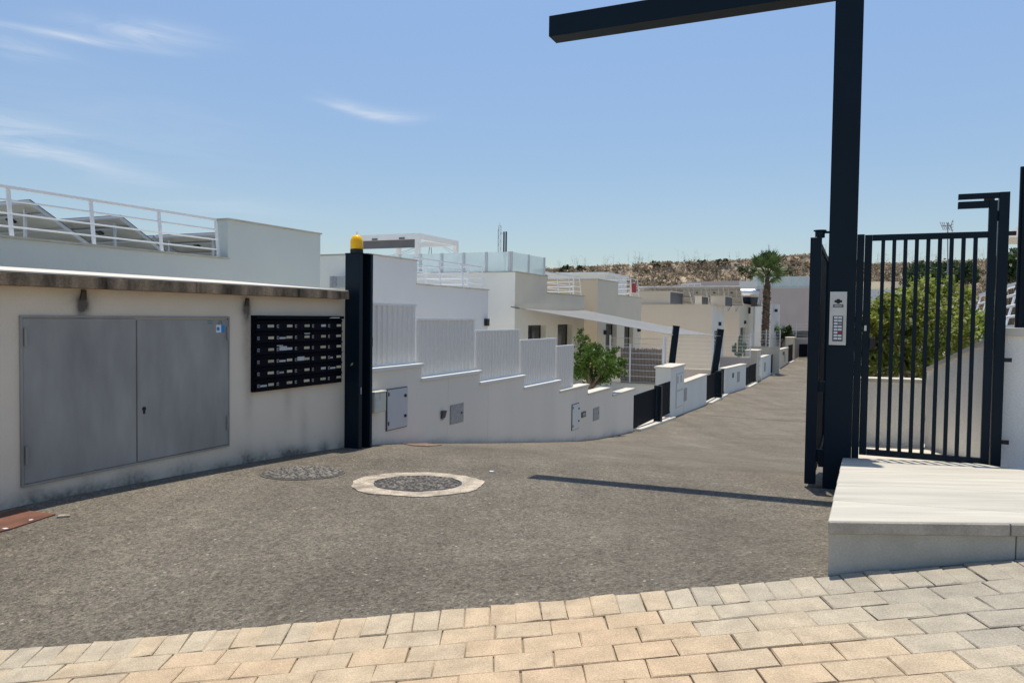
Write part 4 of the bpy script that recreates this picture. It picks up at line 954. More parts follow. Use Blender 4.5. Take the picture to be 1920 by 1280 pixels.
t = thing('gate_stop_post', 'slim white post right of the far end gate', 'post', (*AP(1517.5, 65.2), -1.8)); q = AP(1517, 65.2); MB().box(Vector((q.x, q.y, -2.0)), Vector((.2, 0, 0)), Vector((0, .2, 0)), Z * (at(1518, 640, 65).z + 2.0)).build('post', 'white_stucco', t)
q = onC(1262, 700, CW)

# ------------------------------------------------------------------ houses
def tub(mb_, p, q, r): mb_.tube(p, q, r, 6)
def railing(par, p0, p1, h, nposts, lean, nr=3, r=.022, mt='white_metal', pw=.05):
    p0, p1, lean = Vector(p0), Vector(p1), Vector(lean)
    top = MB().bar(p0 + lean + Z * h, p1 + lean + Z * h, r * 2.4, r * 1.6).build('railing', mt, par)
    for k in range(nposts):
        f_ = k / (nposts - 1) if nposts > 1 else 0; b_ = p0.lerp(p1, f_); MB().bar(b_, b_ + lean * .97 + Z * (h * .965), pw, .022, up=(p1 - p0).normalized().cross(Z)).build('post', mt, top)
    for k in range(nr):
        f_ = (k + .75) / (nr + .75); MB().tube(p0 + lean * f_ + Z * h * f_, p1 + lean * f_ + Z * h * f_, r * .62, 6).build('rail', mt, top)
    return top
def fcells(mb_, s0, s1, z0, z1, c, ops, th=.25, mi=0):
    """facade in plane c with real openings: quads round them plus reveals"""
    xs = sorted({s0, s1, *[q for o in ops for q in o[:2]]}); zs_ = sorted({z0, z1, *[q for o in ops for q in o[2:4]]})
    for a, b_ in zip(xs[:-1], xs[1:]):
        for d, e in zip(zs_[:-1], zs_[1:]):
            if any(o[0] <= a and b_ <= o[1] and o[2] <= d and e <= o[3] for o in ops): continue
            mb_.add([S(a, c, d), S(b_, c, d), S(b_, c, e), S(a, c, e)], [(0, 1, 2, 3)], mi)
    for a, b_, d, e in [o[:4] for o in ops]:
        A, B, C_, D_ = S(a, c, d), S(b_, c, d), S(b_, c, e), S(a, c, e); w_ = V * th
        mb_.add([A, B, C_, D_, A + w_, B + w_, C_ + w_, D_ + w_], [(0, 4, 5, 1), (1, 5, 6, 2), (2, 6, 7, 3), (3, 7, 4, 0)], mi)
def window(par, o, c, th=.25, split=False):
    a, b_, d, e = o[:4]; w_ = .07; f_ = MB(); cc = c + th - .06
    f_.sb(a, b_, cc, cc + .06, d, d + w_); f_.sb(a, b_, cc, cc + .06, e - w_, e); f_.sb(a, a + w_, cc, cc + .06, d + w_ + .001, e - w_ - .001); f_.sb(b_ - w_, b_, cc, cc + .06, d + w_ + .001, e - w_ - .001)
    if split: f_.sb((a + b_) / 2 - .03, (a + b_) / 2 + .03, cc + .002, cc + .058, d + w_ + .001, e - w_ - .001)
    w0 = f_.build('window', 'window_frame', par); MB().sb(a + w_, b_ - w_, cc + .02, cc + .03, d + w_, e - w_).build('pane', 'window_glass', w0)
def house(label, sT, sL, c0, c1, zb_, zT, zL, wm_=('white_stucco', 'white_stucco'), opsT=(), opsL=(), side=True):
    """sT: span of the high part, sL: span of the low part with a parapet"""
    sm = (min(sT[0], sL[0]) + max(sT[1], sL[1])) / 2; t = thing('house', label, 'house', S(sm, c0 + 1, zb_))
    k = MB()
    for (a, b_), zt_, ops, low in ((sT, zT, opsT, False), (sL, zL, opsL, True)):
        fcells(k, a, b_, zb_, zt_, c0, ops)
        zr = zL - .25
        k.add([S(a, c0, zt_), S(b_, c0, zt_), S(b_, c0 + .25, zt_), S(a, c0 + .25, zt_)], [(0, 1, 2, 3)])
        k.add([S(a, c0 + .25, zt_), S(b_, c0 + .25, zt_), S(b_, c0 + .25, zr), S(a, c0 + .25, zr)], [(3, 2, 1, 0)])
        k.add([S(a, c0 + .25, zr), S(b_, c0 + .25, zr), S(b_, c1, zr), S(a, c1, zr)], [(0, 1, 2, 3)])
        k.add([S(a, c1, zb_), S(b_, c1, zb_), S(b_, c1, zr), S(a, c1, zr)], [(3, 2, 1, 0)])
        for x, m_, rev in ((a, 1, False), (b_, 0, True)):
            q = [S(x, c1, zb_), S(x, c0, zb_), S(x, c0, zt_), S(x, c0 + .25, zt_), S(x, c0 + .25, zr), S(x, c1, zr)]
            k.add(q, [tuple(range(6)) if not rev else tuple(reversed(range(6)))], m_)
        for o in ops:      # closing plane behind each opening so nothing is hollow
            k.add([S(o[0], c0 + .27, o[2]), S(o[1], c0 + .27, o[2]), S(o[1], c0 + .27, o[3]), S(o[0], c0 + .27, o[3])], [(0, 1, 2, 3)], 2)
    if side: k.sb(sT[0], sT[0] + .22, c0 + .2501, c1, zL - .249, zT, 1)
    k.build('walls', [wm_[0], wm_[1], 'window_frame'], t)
    for (a, b_), zt_ in ((sT, zT), (sL, zL)):
        MB().sb(a - .02, b_ + .02, c0 - .03, c0 + .28, zt_ + .002, zt_ + .03).build('coping', 'concrete_grey', t)
    x = sT[0]
    if side: MB().sb(x - .03, x + .25, c0 + .281, c1, zT + .002, zT + .03).build('coping', 'concrete_grey', t)
    for ops in (opsT, opsL):
        for o in ops: window(t, o, c0, split=len(o) > 4)
    return t
CH = 9.5
def ho(px, py=600, c=CH): p = onC(px, py, c); return sc(p)[0], p.z
# house A, nearest
sTa, sTb = ho(427)[0], ho(600)[0]; zT = ho(500, 424)[1]; zL = ho(300, 474)[1]
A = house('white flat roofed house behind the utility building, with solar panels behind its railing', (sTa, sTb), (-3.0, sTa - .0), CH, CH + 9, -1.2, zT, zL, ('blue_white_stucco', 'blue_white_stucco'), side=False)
railing(A, S(-3, CH + .10, zL + .03), S(sTa - .10, CH + .10, zL + .03), .62, 12, V * .07)
def solar(label, s0, c0, zhi, wv=1.66, lu=.92, drop=.5, n=1):
    t = thing('solar_panel', label, 'solar panel', S(s0 + lu / 2, c0 + wv / 2, zhi - drop - .15), 'solar panels on the flat roofs')
    a, b_ = S(s0, c0, zhi), S(s0 + lu, c0, zhi - drop); nr = (U * lu - Z * drop).normalized().cross(V); nr = nr if nr.z > 0 else -nr
    MB().box(a, b_ - a, V * wv, nr * .012).build('backsheet', 'panel_back', t)
    MB().box(a + nr * .0125, b_ - a, V * wv, nr * .01).build('glass', 'panel_glass', t)
    fr = MB(); L_ = b_ - a
    for q in (0, wv - .035): fr.box(a - nr * .035 + V * q, L_, V * .035, nr * .034)
    fr.box(a - nr * .035 + V * .0355, L_.normalized() * .035, V * (wv - .071), nr * .034); fr.box(b_ - nr * .035 + V * .0355 - L_.normalized() * .035, L_.normalized() * .035, V * (wv - .071), nr * .034); fr.build('frame', 'aluminium', t)
    for q in (.25, wv - .3):
        lg = MB(); top = a + L_ * .12 + V * q - nr * .036; bot = Vector((top.x, top.y, zhi - drop - .38)); lg.bar(bot, top, .035, .035, up=V); low = b_ - L_ * .05 + V * q - nr * .036
        lg.bar(bot + U * .04, low, .03, .03, up=V); lg.build('support', 'aluminium', t)
    for q in (.22, .55, .85): MB().box(a + L_ * q - nr * .05 + V * -.05, L_.normalized() * .045, V * (wv + .1), nr * .014).build('purlin', 'aluminium', t)
    MB().box(a + L_ * .3 + V * (wv * .5) - nr * .03, L_.normalized() * .1, V * .12, nr * .029).build('junction_box', 'black_plastic', t)
    return t
q = onC(225, 405, 11.0); s2, c2, zq = sc(q)[0], 11.0, q.z
solar('solar panel seen from behind in the middle of the railing', s2, c2, zq, 1.75, .95, .55)
solar('solar panel partly behind the second railing post', s2, c2 + 1.8, zq, 1.75, .95, .55)
q = onS(55, 376, s2 - 1.75); c1_ = sc(q)[1]
solar('higher solar panel at the left edge, peak above the railing', s2 - 1.75, c1_, q.z + .0, 1.75, .95, .55); solar('solar panel at the extreme left behind the railing', s2 - 1.75, c1_ + 1.8, q.z, 1.75, .95, .55)
q = onS(410, 437, s2 + 2.4); c3 = sc(q)[1]
solar('solar panel farthest right, low beside the tall white parapet', s2 + 2.4, c3 + .0, q.z, 1.75, .95, .5); solar('solar panel behind the fourth railing post', s2 + 2.4, c3 + 1.8, q.z, 1.75, .95, .5)
# house B
sB0, sB1, sB2 = sc(onC(690, 600, CH))[0], ho(781)[0], ho(915)[0]; zT = ho(740, 484)[1]; zL = ho(850, 539)[1]
B = house('white house with a stepped parapet behind the slat fence', (sB0, sB1), (sB1, sB2), CH, CH + 9, -2.2, zT, zL, ('cool_white_stucco', 'bounce_lit_white_stucco'))
railing(B, S(sB1 + .1, CH + .10, zL + .03), S(sB2 - .1, CH + .10, zL + .03), .62, 4, V * .07); railing(B, S(sB2 - .3, CH + .5, zL + .03), S(sB2 - .3, CH + 6, zL + .03), .62, 5, (0, 0, 0))
p = onC(910, 604, CH); t = thing('house_lamp', 'small dark lamp at the far corner of the house behind the slat fence', 'wall lamp', p, 'small dark lamps on the house fronts'); MB().sb(sB2 - .24, sB2 - .10, CH - .1, CH - .001, p.z - .10, p.z + .10).build('shade', 'black_plastic', t)
p = onS(641, 529, sB0); z_ = p.z; c_ = sc(p)[1]
t = thing('air_conditioner', 'grey twin fan air conditioner peeking out left of the gate post', 'air conditioner', p - Z * .3)
w_ = sc(onS(635, 529, sB0))[1]; MB().sb(sB0 - .32, sB0 - .02, w_ - .8, w_, onS(641, 541, sB0).z, onS(641, 518, sB0).z).build('case', 'aluminium', t, bevel=.01)
for f_ in (.28, .72):
    zc = onS(641, 541, sB0).z * (1 - f_) + onS(641, 518, sB0).z * f_; MB().lathe(S(sB0 - .32, w_ - .13, zc), [(.07, .001), (.07, .012), (.04, .014)], 16, axis=-U).build('fan_grille', 'galvanised', t)
# house C
sC0, sC1, sC2 = ho(965)[0], ho(1025)[0], ho(1095)[0]; zT = ho(965, 510)[1]; zL = ho(1060, 552.5)[1]
opC = [(ho(990)[0], ho(1025)[0] - .02, -1.6, ho(1000, 610)[1])]
opC = [(ho(990.5)[0], ho(1024)[0], -1.6, ho(1005, 609.5)[1], 1)]; opC2 = [(ho(1046)[0], ho(1073)[0], -.9, ho(1058, 608)[1])]
Chouse = house('white and grey house with a frosted glass terrace and a shade sail', (sC0, sC1), (sC1, sC2), CH, CH + 10, -2.6, zT, zL, ('grey_stucco', 'bounce_lit_white_stucco'), opC, opC2)
railing(Chouse, S(sC1 + .15, CH + .10, zL + .03), S(sC2 - .1, CH + .10, zL + .03), .7, 4, V * .08); railing(Chouse, S(sC2 - .15, CH + .4, zL + .03), S(sC2 - .15, CH + 7, zL + .03), .7, 6, (0, 0, 0))
zg_ = ho(965, 471)[1]; zg0 = zT + .03
def glassrow(par, p0, p1, n, h, mt='mint_glass'):
    d = (p1 - p0) / n; nr = Vector((-d.y, d.x, 0)).normalized()
    for k in range(n):
        MB().box(p0 + d * k + d.normalized() * .05, d - d.normalized() * .10, nr * .02, Z * h).build('glass_panel', mt, par)
        MB().box(p0 + d * k - d.normalized() * .04 - nr * .02, d.normalized() * .08, nr * .06, Z * (h + .01)).build('glass_post', 'post_grey', par)
    MB().box(p1 - d.normalized() * .04 - nr * .02, d.normalized() * .08, nr * .06, Z * (h + .01)).build('glass_post', 'post_grey', par)
glassrow(Chouse, S(sC0 + .08, CH + .16, zg0), S(sC1 - .08, CH + .08, zg0), 2, zg_ - zg0)
glassrow(Chouse, S(sC0 + .06, CH + .22, zg0), S(sC0 + .06, CH + 5.8, zg0), 7, zg_ - zg0)
# pergola on its roof
q = at(785, 437, 27.1); sP, cP = sc(q); zP = q.z; q2 = onS(664, 441, sP); cP2 = sc(q2)[1]; q3 = onC(860, 452, cP); sP2 = sc(q3)[0]
t = thing('pergola', 'white roof pergola with a dark rolled down blind behind the amber lamp', 'pergola', S((sP + sP2) / 2, (cP + cP2) / 2, zT))
bt = .21; r0 = zT + .031
for nm, (a, b_, c_, d_) in (('beam', (sP, sP + .16, cP, cP2)), ('beam', (sP2 - .16, sP2, cP, cP2)), ('beam', (sP + .161, sP2 - .161, cP, cP + .16)), ('beam', (sP + .161, sP2 - .161, cP2 - .16, cP2))):
    MB().sb(a, b_, c_, d_, zP - bt, zP).build(nm, 'white_metal', t)
for a, c_ in ((sP, cP), (sP, cP2 - .16), (sP2 - .16, cP), (sP2 - .16, cP2 - .16)): MB().sb(a, a + .16, c_, c_ + .16, min(r0, zP - 2.2) if True else r0, zP - bt - .001).build('post', 'white_metal', t)
MB().sb(sP + .05, sP + .07, cP + .17, cP2 - .17, zP - bt - .30, zP - bt - .002).build('blind', 'blind_fabric', t)
for f_ in (.33, .75): MB().sb(sP - .02, sP - .001, cP + (cP2 - cP) * (1 - f_) - .12, cP + (cP2 - cP) * (1 - f_) + .12, zP - .2, zP - .14).build('spot_lamp', 'dark_grey_paint', t)
# house D
sD0, sD1, sD2 = ho(1120)[0], ho(1158)[0], ho(1202)[0]; zT = ho(1140, 527)[1]; zL = ho(1180, 556.5)[1]
opD = [(ho(1136)[0], ho(1157)[0] - .02, -.9, ho(1148, 607)[1])]; opD2 = [(ho(1171)[0], ho(1188)[0], -.9, ho(1180, 611)[1])]
Dh = house('grey fronted house with a cream side wall behind the shade sail', (sD0, sD1), (sD1, sD2), CH, CH + 9, -2.8, zT, zL, ('grey_stucco', 'beige_stucco'), opD, opD2)
railing(Dh, S(sD1 + .2, CH + .10, zL + .03), S(sD2 - .1, CH + .10, zL + .03), .85, 4, V * .08); railing(Dh, S(sD2 - .2, CH + .5, zL + .03), S(sD2 - .2, CH + 6, zL + .03), .85, 5, (0, 0, 0))
for px_, py_, c_ in ((1133, 623, CH), (1196, 618, CH)):
    p = onC(px_, py_, c_); s_ = sc(p)[0]; t = thing('house_lamp', 'small dark lamp left of the doorway on the grey house front' if px_ < 1150 else 'small dark lamp under the sail at the corner of the grey house front', 'wall lamp', p, 'small dark lamps on the house fronts'); MB().sb(s_ - .10, s_ + .10, c_ - .13, c_ - .001, p.z - .09, p.z + .09).build('shade', 'black_plastic', t)
a, b_ = onC(1187, 531, CH), onC(1193.5, 549, CH); k = MB().sb(sc(a)[0], sc(b_)[0], CH + .02, CH + .05, b_.z, a.z); tag(k.build('red_cloth', 'red_cloth'), 'red cloth hanging on the white roof railing of the grey house', 'cloth')
# house behind D roof: pale roof structure
a = at(1027, 515, 40); t = thing('roof_shed', 'low white roof shed behind the railing of the glass terrace house', 'shed', a - Z * 1.5)
s_, c_ = sc(a); MB().sb(s_, s_ + 4, c_ - 3.2, c_, 1.0, a.z).build('walls', 'white_stucco', t); MB().sb(s_ - .1, s_ + 4.1, c_ - 3.3, c_ + .1, a.z + .001, a.z + .1).build('roof', 'white_metal', t); MB().sb(s_ - .012, s_ - .001, c_ - 1.2, c_ - .2, a.z - .6, a.z - .3).build('vent', 'dark_grey_paint', t)
# house E: broad cream side wall
def houseU(label, pc, Y, cl_, zt_, s_len, zb_=-3.0, mats=('white_stucco', 'cream_stucco'), ops=()):
    """house seen with a broad wall square to the street: corner at pixel pc and depth Y"""
    p = at(pc, 600, Y); s_, c_ = sc(p); t = thing('house', label, 'house', S(s_ + s_len / 2, c_ + 1, zb_)); k = MB()
    fcells(k, s_, s_ + s_len, zb_, zt_, c_, ops)
    k.add([S(s_, cl_, zb_), S(s_, c_, zb_), S(s_, c_, zt_), S(s_, cl_, zt_)], [(0, 1, 2, 3)], 1)
    k.add([S(s_ + s_len, cl_, zb_), S(s_ + s_len, c_, zb_), S(s_ + s_len, c_, zt_), S(s_ + s_len, cl_, zt_)], [(3, 2, 1, 0)], 1)
    k.add([S(s_, c_, zt_), S(s_ + s_len, c_, zt_), S(s_ + s_len, cl_, zt_), S(s_, cl_, zt_)], [(0, 1, 2, 3)])
    k.add([S(s_, cl_, zb_), S(s_ + s_len, cl_, zb_), S(s_ + s_len, cl_, zt_), S(s_, cl_, zt_)], [(3, 2, 1, 0)])
    for o in ops: k.add([S(o[0], c_ + .27, o[2]), S(o[1], c_ + .27, o[2]), S(o[1], c_ + .27, o[3]), S(o[0], c_ + .27, o[3])], [(0, 1, 2, 3)], 2)
    k.build('walls', [mats[0], mats[1], 'window_frame'], t)
    MB().sb(s_ - .04, s_ + .25, c_ - .04, cl_, zt_ + .002, zt_ + .06).build('coping', 'grey_stucco', t); MB().sb(s_ + .251, s_ + s_len, c_ - .04, c_ + .25, zt_ + .002, zt_ + .06).build('coping', 'grey_stucco', t)
    for o in ops: window(t, o, c_)
    return t, s_, c_
pE = at(1335, 600, 42); sE, cE_ = sc(pE); zE = at(1270, 572, 42.5).z
def so(px, c): return sc(onC(px, 600, c))[0]
opE = [(so(1340, cE_), so(1352, cE_), at(1346, 655, 43.5).z, at(1346, 620, 43.5).z)]
E, _, _ = houseU('cream house with a broad blank wall behind the slanting sail posts', 1335, 42, 16, zE, 4.2, ops=opE)
k = MB(); wdw = opE[0]
for j in range(5): k.tube(S(wdw[0], cE_ - .03, wdw[2] + (wdw[3] - wdw[2]) * (j + .5) / 5), S(wdw[1], cE_ - .03, wdw[2] + (wdw[3] - wdw[2]) * (j + .5) / 5), .02, 5)
k.build('window_bars', 'white_metal', E)
def roofbox(label, s_, px0, px1, py, ln, darkpx):
    a, b_ = onS(px0, py, s_), onS(px1, py, s_); c0_, c1_ = sc(a)[1], sc(b_)[1]
    t = thing('roof_box', label, 'roof box', S(s_ + ln / 2, (c0_ + c1_) / 2, zE + .06), 'boxes on the flat roof of the cream house')
    k = MB(); k.sb(s_, s_ + ln, c1_, c0_, zE + .003, a.z); k.m = [0] * 6
    me = k.build('body', ['cream_stucco', 'dark_grey_paint'], t); 
    for pl_ in me.data.polygons:
        if pl_.normal.dot(-V) > .9: pl_.material_index = 1
    MB().sb(s_ - .04, s_ + ln + .04, c1_ - .04, c0_ + .04, a.z + .001, a.z + .05).build('cap', 'grey_stucco', t)
roofbox('wide cream roof box with a dark side on the cream house', sE + .3, 1180, 1257, 547, 3.4, 0)
roofbox('grey roof box in the middle of the cream house roof', sE + .9, 1303, 1316, 556, 2.0, 0)
roofbox('small cream roof box at the right end of the cream house roof', sE + .9, 1333, 1360, 556, 2.6, 0)
zq = at(1387, 536, 46.5).z
q = onS(1388, 536, sE + 3.6); cq = sc(q)[1]; q0 = onS(1196, 536, sE + 3.6); cq0 = sc(q0)[1]; npan = 6; wp = (cq0 - cq) / npan
lbl = ['rightmost', 'second from the right', 'third from the right', 'third from the left', 'second from the left', 'leftmost']
for k in range(npan): solar('large pale backed solar panel, %s in the row on the cream house' % lbl[k], sE + 3.6, cq + k * wp, q.z, wp - .03, 1.7, 1.15)
# house F
pF = at(1386, 600, 50); sF, cF_ = sc(pF); zF_ = at(1386, 570, 50).z
opF = [(so(1388.5, cF_), so(1398, cF_), at(1393, 652, 51.5).z, at(1393, 614, 51.5).z)]
Fh, _, _ = houseU('grey and cream house left of the palm with a narrow window', 1386, 50, 13, zF_, 7.5, mats=('grey_stucco', 'cream_stucco'), ops=opF)
MB().sb(sF + 7.501, sF + 7.9, cF_ - .12, cF_ + .3, -3, zF_ - .02).build('pier', 'white_stucco', Fh)
for px_, py_, c_, lb in ((1348, 607, cE_, 'small dark lamp on the white strip of the cream house'), (1395.5, 604, cF_, 'small dark lamp above the narrow window left of the palm'), (1403.5, 582, cF_, 'small dark upright lamp high on the house left of the palm')):
    p = onC(px_, py_, c_); s_ = sc(p)[0]; t = thing('house_lamp', lb, 'wall lamp', p, 'small dark lamps on the house fronts'); hh = .22 if py_ == 582 else .11; MB().sb(s_ - .13, s_ + .13, c_ - .13, c_ - .001, p.z - hh, p.z + hh).build('shade', 'black_plastic', t)
# solar water heater on F
q = at(1405, 549, 54); t = thing('water_heater', 'steel solar water tank lying on a sloping frame left of the palm', 'solar water heater', q - Z * .8)
s_, c_ = sc(q); MB().lathe(S(s_, c_ - .75, q.z), [(.02, 0), (.30, .02), (.30, 1.5), (.02, 1.52)], 18, axis=V).build('tank', 'tank_steel', t, smooth=False)
MB().box(S(s_ + .1, c_ - .7, q.z - .25), U * 1.4 - Z * .7, V * 1.4, Vector((0, 0, .06))).build('collector', 'panel_glass', t)
fr = MB()
for dc in (-.7, .6): fr.bar(S(s_ - .1, c_ + dc, zF_ + .06), S(s_ - .1, c_ + dc, q.z - .2), .05, .05, up=U); fr.bar(S(s_ - .9, c_ + dc, zF_ + .08), S(s_, c_ + dc, q.z - .1), .05, .05, up=V)
fr.build('stand', 'white_metal', t)
# house G white, H tall beige with glass
pG = at(1447, 600, 61); sG_, cG_ = sc(pG)
Gh, _, _ = houseU('white house front just right of the palm trunk', 1445, 61, cG_ + 5, at(1455, 568, 62).z, 8, mats=('white_stucco', 'white_stucco'))
p = onC(1453, 582, cG_); t = thing('house_lamp', 'small dark lamp on the white front right of the palm', 'wall lamp', p, 'small dark lamps on the house fronts'); s_ = sc(p)[0]; MB().sb(s_ - .25, s_ + .25, cG_ - .2, cG_ - .001, p.z - .12, p.z + .12).build('shade', 'black_plastic', t)
sH = 84.0; zH = onS(1500, 540, sH).z; cHl = sc(onS(1412, 540, sH))[1]; cHr = sc(onS(1600, 540, sH))[1]
H = thing('house', 'tall taupe house with a glass balustrade closing the street', 'house', S(sH + 4, (cHl + cHr) / 2, -2))
MB().sb(sH, sH + 9, cHr, cHl, -3, zH).build('walls', 'taupe_stucco', H)
MB().sb(sH - .05, sH + .3, cHr, cHl, zH + .002, zH + .08).build('coping', 'grey_stucco', H)
glassrow(H, S(sH + .1, cHl, zH + .081), S(sH + .1, cHr, zH + .081), 13, onS(1470, 518, sH).z - zH - .08, 'blue_glass')
q0, q1 = at(1300, 528, 80), at(1386, 526, 80); zt_ = q0.z; t = thing('house', 'far taupe and white house below the hill, behind the solar panels', 'house', at(1350, 600, 82))
MB().wseg(q0.xy, q1.xy, 8, -3, -3, q0.z, q1.z).build('walls', 'taupe_stucco', t); q2 = at(1424, 527, 80.5); MB().wseg(Vector((q1.x + .01, q1.y)), q2.xy, 8, -3, -3, q1.z - .02, q2.z - .02).build('walls', 'white_stucco', t)
q3, q4 = at(1278, 533, 78), at(1314, 532, 78); k = MB(); k.bar(q3, q4, .08, .12); k.bar(q3 - Z * .35, q4 - Z * .35, .06, .06)
for f_ in (0, .33, .66, 1): b_ = q3.lerp(q4, f_); k.bar(b_ - Z * .6, b_, .06, .06, up=Vector((0, 1, 0)))
k.build('roof_railing', 'white_metal', t)
# buildings glimpsed through the pedestrian gate
q0, q1 = at(1600, 528, 60), at(1770, 530, 58); t = thing('house', 'low beige and white house glimpsed between the first bars of the pedestrian gate', 'house', at(1650, 580, 62))
MB().wseg(q0.xy, q1.xy, 6, -3, -3, q0.z, q0.z).build('walls', 'beige_stucco', t); q2, q3 = at(1600, 542, 57), at(1700, 543, 57); MB().wseg(q2.xy, q3.xy, 2.8, -3, -3, q2.z, q2.z).build('annex', 'white_stucco', t)

# ------------------------------------------------------------------ shade sail and posts
Aa, Bb = onC(974, 578, CH - .05), onC(1093, 581, CH - .05); D1, C1 = at(1260, 628, 29.6), at(1350, 630, 36.6)
t = thing('shade_sail', 'pale grey shade sail stretched from the house wall to two dark posts', 'shade sail', (Aa + Bb) / 2 - Z * .5)
k = MB(); n = 14; vs = []
for j in range(n + 1):
    for i in range(n + 1):
        u_, v_ = i / n, j / n; uu = u_ + .10 * math.sin(math.pi * v_) * (.5 - u_) * 2 * .6; v2 = v_ + .08 * math.sin(math.pi * u_) * (.5 - v_) * 2 * .6
        p = (Aa * (1 - uu) + Bb * uu) * (1 - v2) + (D1 * (1 - uu) + C1 * uu) * v2; p = p - Z * (.12 * math.sin(math.pi * u_) * math.sin(math.pi * v_)); vs.append(p)
k.add(vs, [(j * (n + 1) + i, j * (n + 1) + i + 1, (j + 1) * (n + 1) + i + 1, (j + 1) * (n + 1) + i) for j in range(n) for i in range(n)])
so_ = k.build('sail_cloth', 'sail_cloth', t, smooth=True); md = so_.modifiers.new('thick', 'SOLIDIFY'); md.thickness = .006
for q, r in ((Aa, Aa - U * .0 + V * .05 - U * .5 + Z * .04), (Bb, Bb + V * .05 + U * .25)): MB().tube(q, Vector((r.x, r.y, r.z)), .018, 6).build('tension_rope', 'dark_grey_paint', t)
pc = []
for px0, py0, px1, py1, Y, lb, wpx in ((1258, 695, 1268, 612, 29.7, 'dark slanting sail post behind the tall white pillar', .23), (1339, 700, 1351, 618, 36.8, 'dark slanting sail post beside the second wide gate', .30)):
    a, b_ = at(px0, py0, Y), at(px1, py1, Y - .4 * 0); a2 = a + (a - b_) * .12; t2 = thing('sail_post', lb, 'post', a2, 'leaning posts of the shade sail'); MB().bar(a2, b_, wpx, .2, up=Vector((0, 1, 0))).build('post', 'navy_metal', t2, bevel=.008); MB().bar(b_ + (b_ - a2).normalized() * .001, b_ + (b_ - a2).normalized() * .03, wpx + .02, .22, up=Vector((0, 1, 0))).build('cap', 'navy_metal', t2)
    MB().tube(b_ - Z * .25, D1 if px0 < 1300 else C1, .012, 6).build('turnbuckle', 'aluminium', t2)

# ------------------------------------------------------------------ cross walls with white mesh fences between the plots
def cross(label, flabel, s_, pxl, pxr, pyt, pyw, zb_=-2.6, posts=3, wallmat='grey_stucco', r=.008, screen=None, dh=.22):
    a, b_ = onS(pxl, pyw, s_), onS(pxr, pyw, s_); zt_ = onS((pxl + pxr) / 2, pyw, s_).z; ca_, cb_ = sc(a)[1], sc(b_)[1]; ztop_ = onS((pxl + pxr) / 2, pyt, s_).z
    if label:
        t = thing('cross_wall', label, 'wall', S(s_, (ca_ + cb_) / 2, zb_ + .4), 'cross walls between the plots'); MB().sb(s_, s_ + .2, cb_, ca_ + 1.5, zb_, zt_ - .05).build('wall', wallmat, t); MB().sb(s_ - .03, s_ + .23, cb_ - .02, ca_ + 1.5, zt_ - .049, zt_).build('coping', 'pale_stone', t)
    t = thing('mesh_fence', flabel, 'fence', S(s_ + .1, (ca_ + cb_) / 2, zt_), 'white wire mesh fences')
    W2, H2 = ca_ - cb_, ztop_ - zt_; m_ = MB(); nv_ = int(W2 / .055); 
    for k in range(nv_ + 1): c_ = cb_ + W2 * k / nv_; m_.tube(S(s_ + .1, c_, zt_ + .03), S(s_ + .1, c_, ztop_), r * .6, 3)
    nh = int(H2 / dh)
    for k in range(nh + 1):
        z_ = zt_ + .05 + (H2 - .1) * k / nh; m_.tube(S(s_ + .095, cb_, z_), S(s_ + .095, ca_, z_), r * 1.5, 4)
    m_.build('wire_mesh', 'white_metal', t)
    for k in range(posts): c_ = cb_ + W2 * k / (posts - 1); MB().sb(s_ + .07, s_ + .13, c_ - .03, c_ + .03, zt_ + .001, ztop_ + .06).build('post', 'white_metal', t)
    return s_, ca_, cb_, zt_, ztop_
s1_, ca1, cb1, zw1, ztp1 = cross('low grey cross wall behind the leafy tree carrying brushwood and mesh', 'white mesh fence in front of the brushwood screen by the leafy tree', 27.3, 1120, 1241, 648, 718, posts=3, wallmat='white_stucco')
# brushwood screen: bundles of reeds behind that mesh
bs = thing('brushwood_screen', 'brown brushwood screen tied behind the white mesh by the leafy tree', 'screen', S(s1_ + .16, (ca1 + cb1) / 2, zw1))
cb_s = cb1 + .05; cl_s = sc(onS(1162, 700, s1_))[1]; zt_s = onS(1200, 655, s1_).z; k = MB()
for q in range(420):
    c_ = cb_s + (cl_s - cb_s) * random.random(); zz_ = zt_s + random.gauss(0, .03); k.tube(S(s1_ + .14 + random.uniform(0, .05), c_, zw1 + .01), S(s1_ + .14 + random.uniform(0, .05), c_ + random.gauss(0, .03), zz_), random.uniform(.006, .014), 3)
k.sb(s1_ + .20, s1_ + .21, cb_s, cl_s, zw1 + .01, zt_s - .05)
o = k.build('reeds', 'reed', bs); o['kind'] = 'stuff'
for f_ in (.25, .55, .85): MB().sb(s1_ + .125, s1_ + .135, cb_s, cl_s, zw1 + (zt_s - zw1) * f_, zw1 + (zt_s - zw1) * f_ + .015).build('tie_wire', 'dry_stalk', bs)
cross(None, 'taller white mesh fence behind the brushwood screen', 28.6, 1142, 1246, 632, 690, posts=2)
cross('shaded beige cross wall left of the second slanting post', 'white mesh fence between the two slanting posts', 39.0, 1243, 1347, 634, 691, posts=2, wallmat='taupe_stucco')
cross('beige cross wall with a tall cactus behind', 'white mesh fence in front of the cactus', 45.5, 1353, 1406, 627, 669, posts=2, wallmat='taupe_stucco')
cross('beige cross wall at the foot of the palm', 'white mesh fence at the foot of the palm', 55.5, 1410, 1462, 619, 650, zb_=-2.3, posts=3, wallmat='grey_stucco')
cross('higher beige cross wall right of the palm', 'white mesh fence in front of the dark car', 70.0, 1440, 1519, 606, 634, zb_=-2.0, posts=4, wallmat='taupe_stucco')
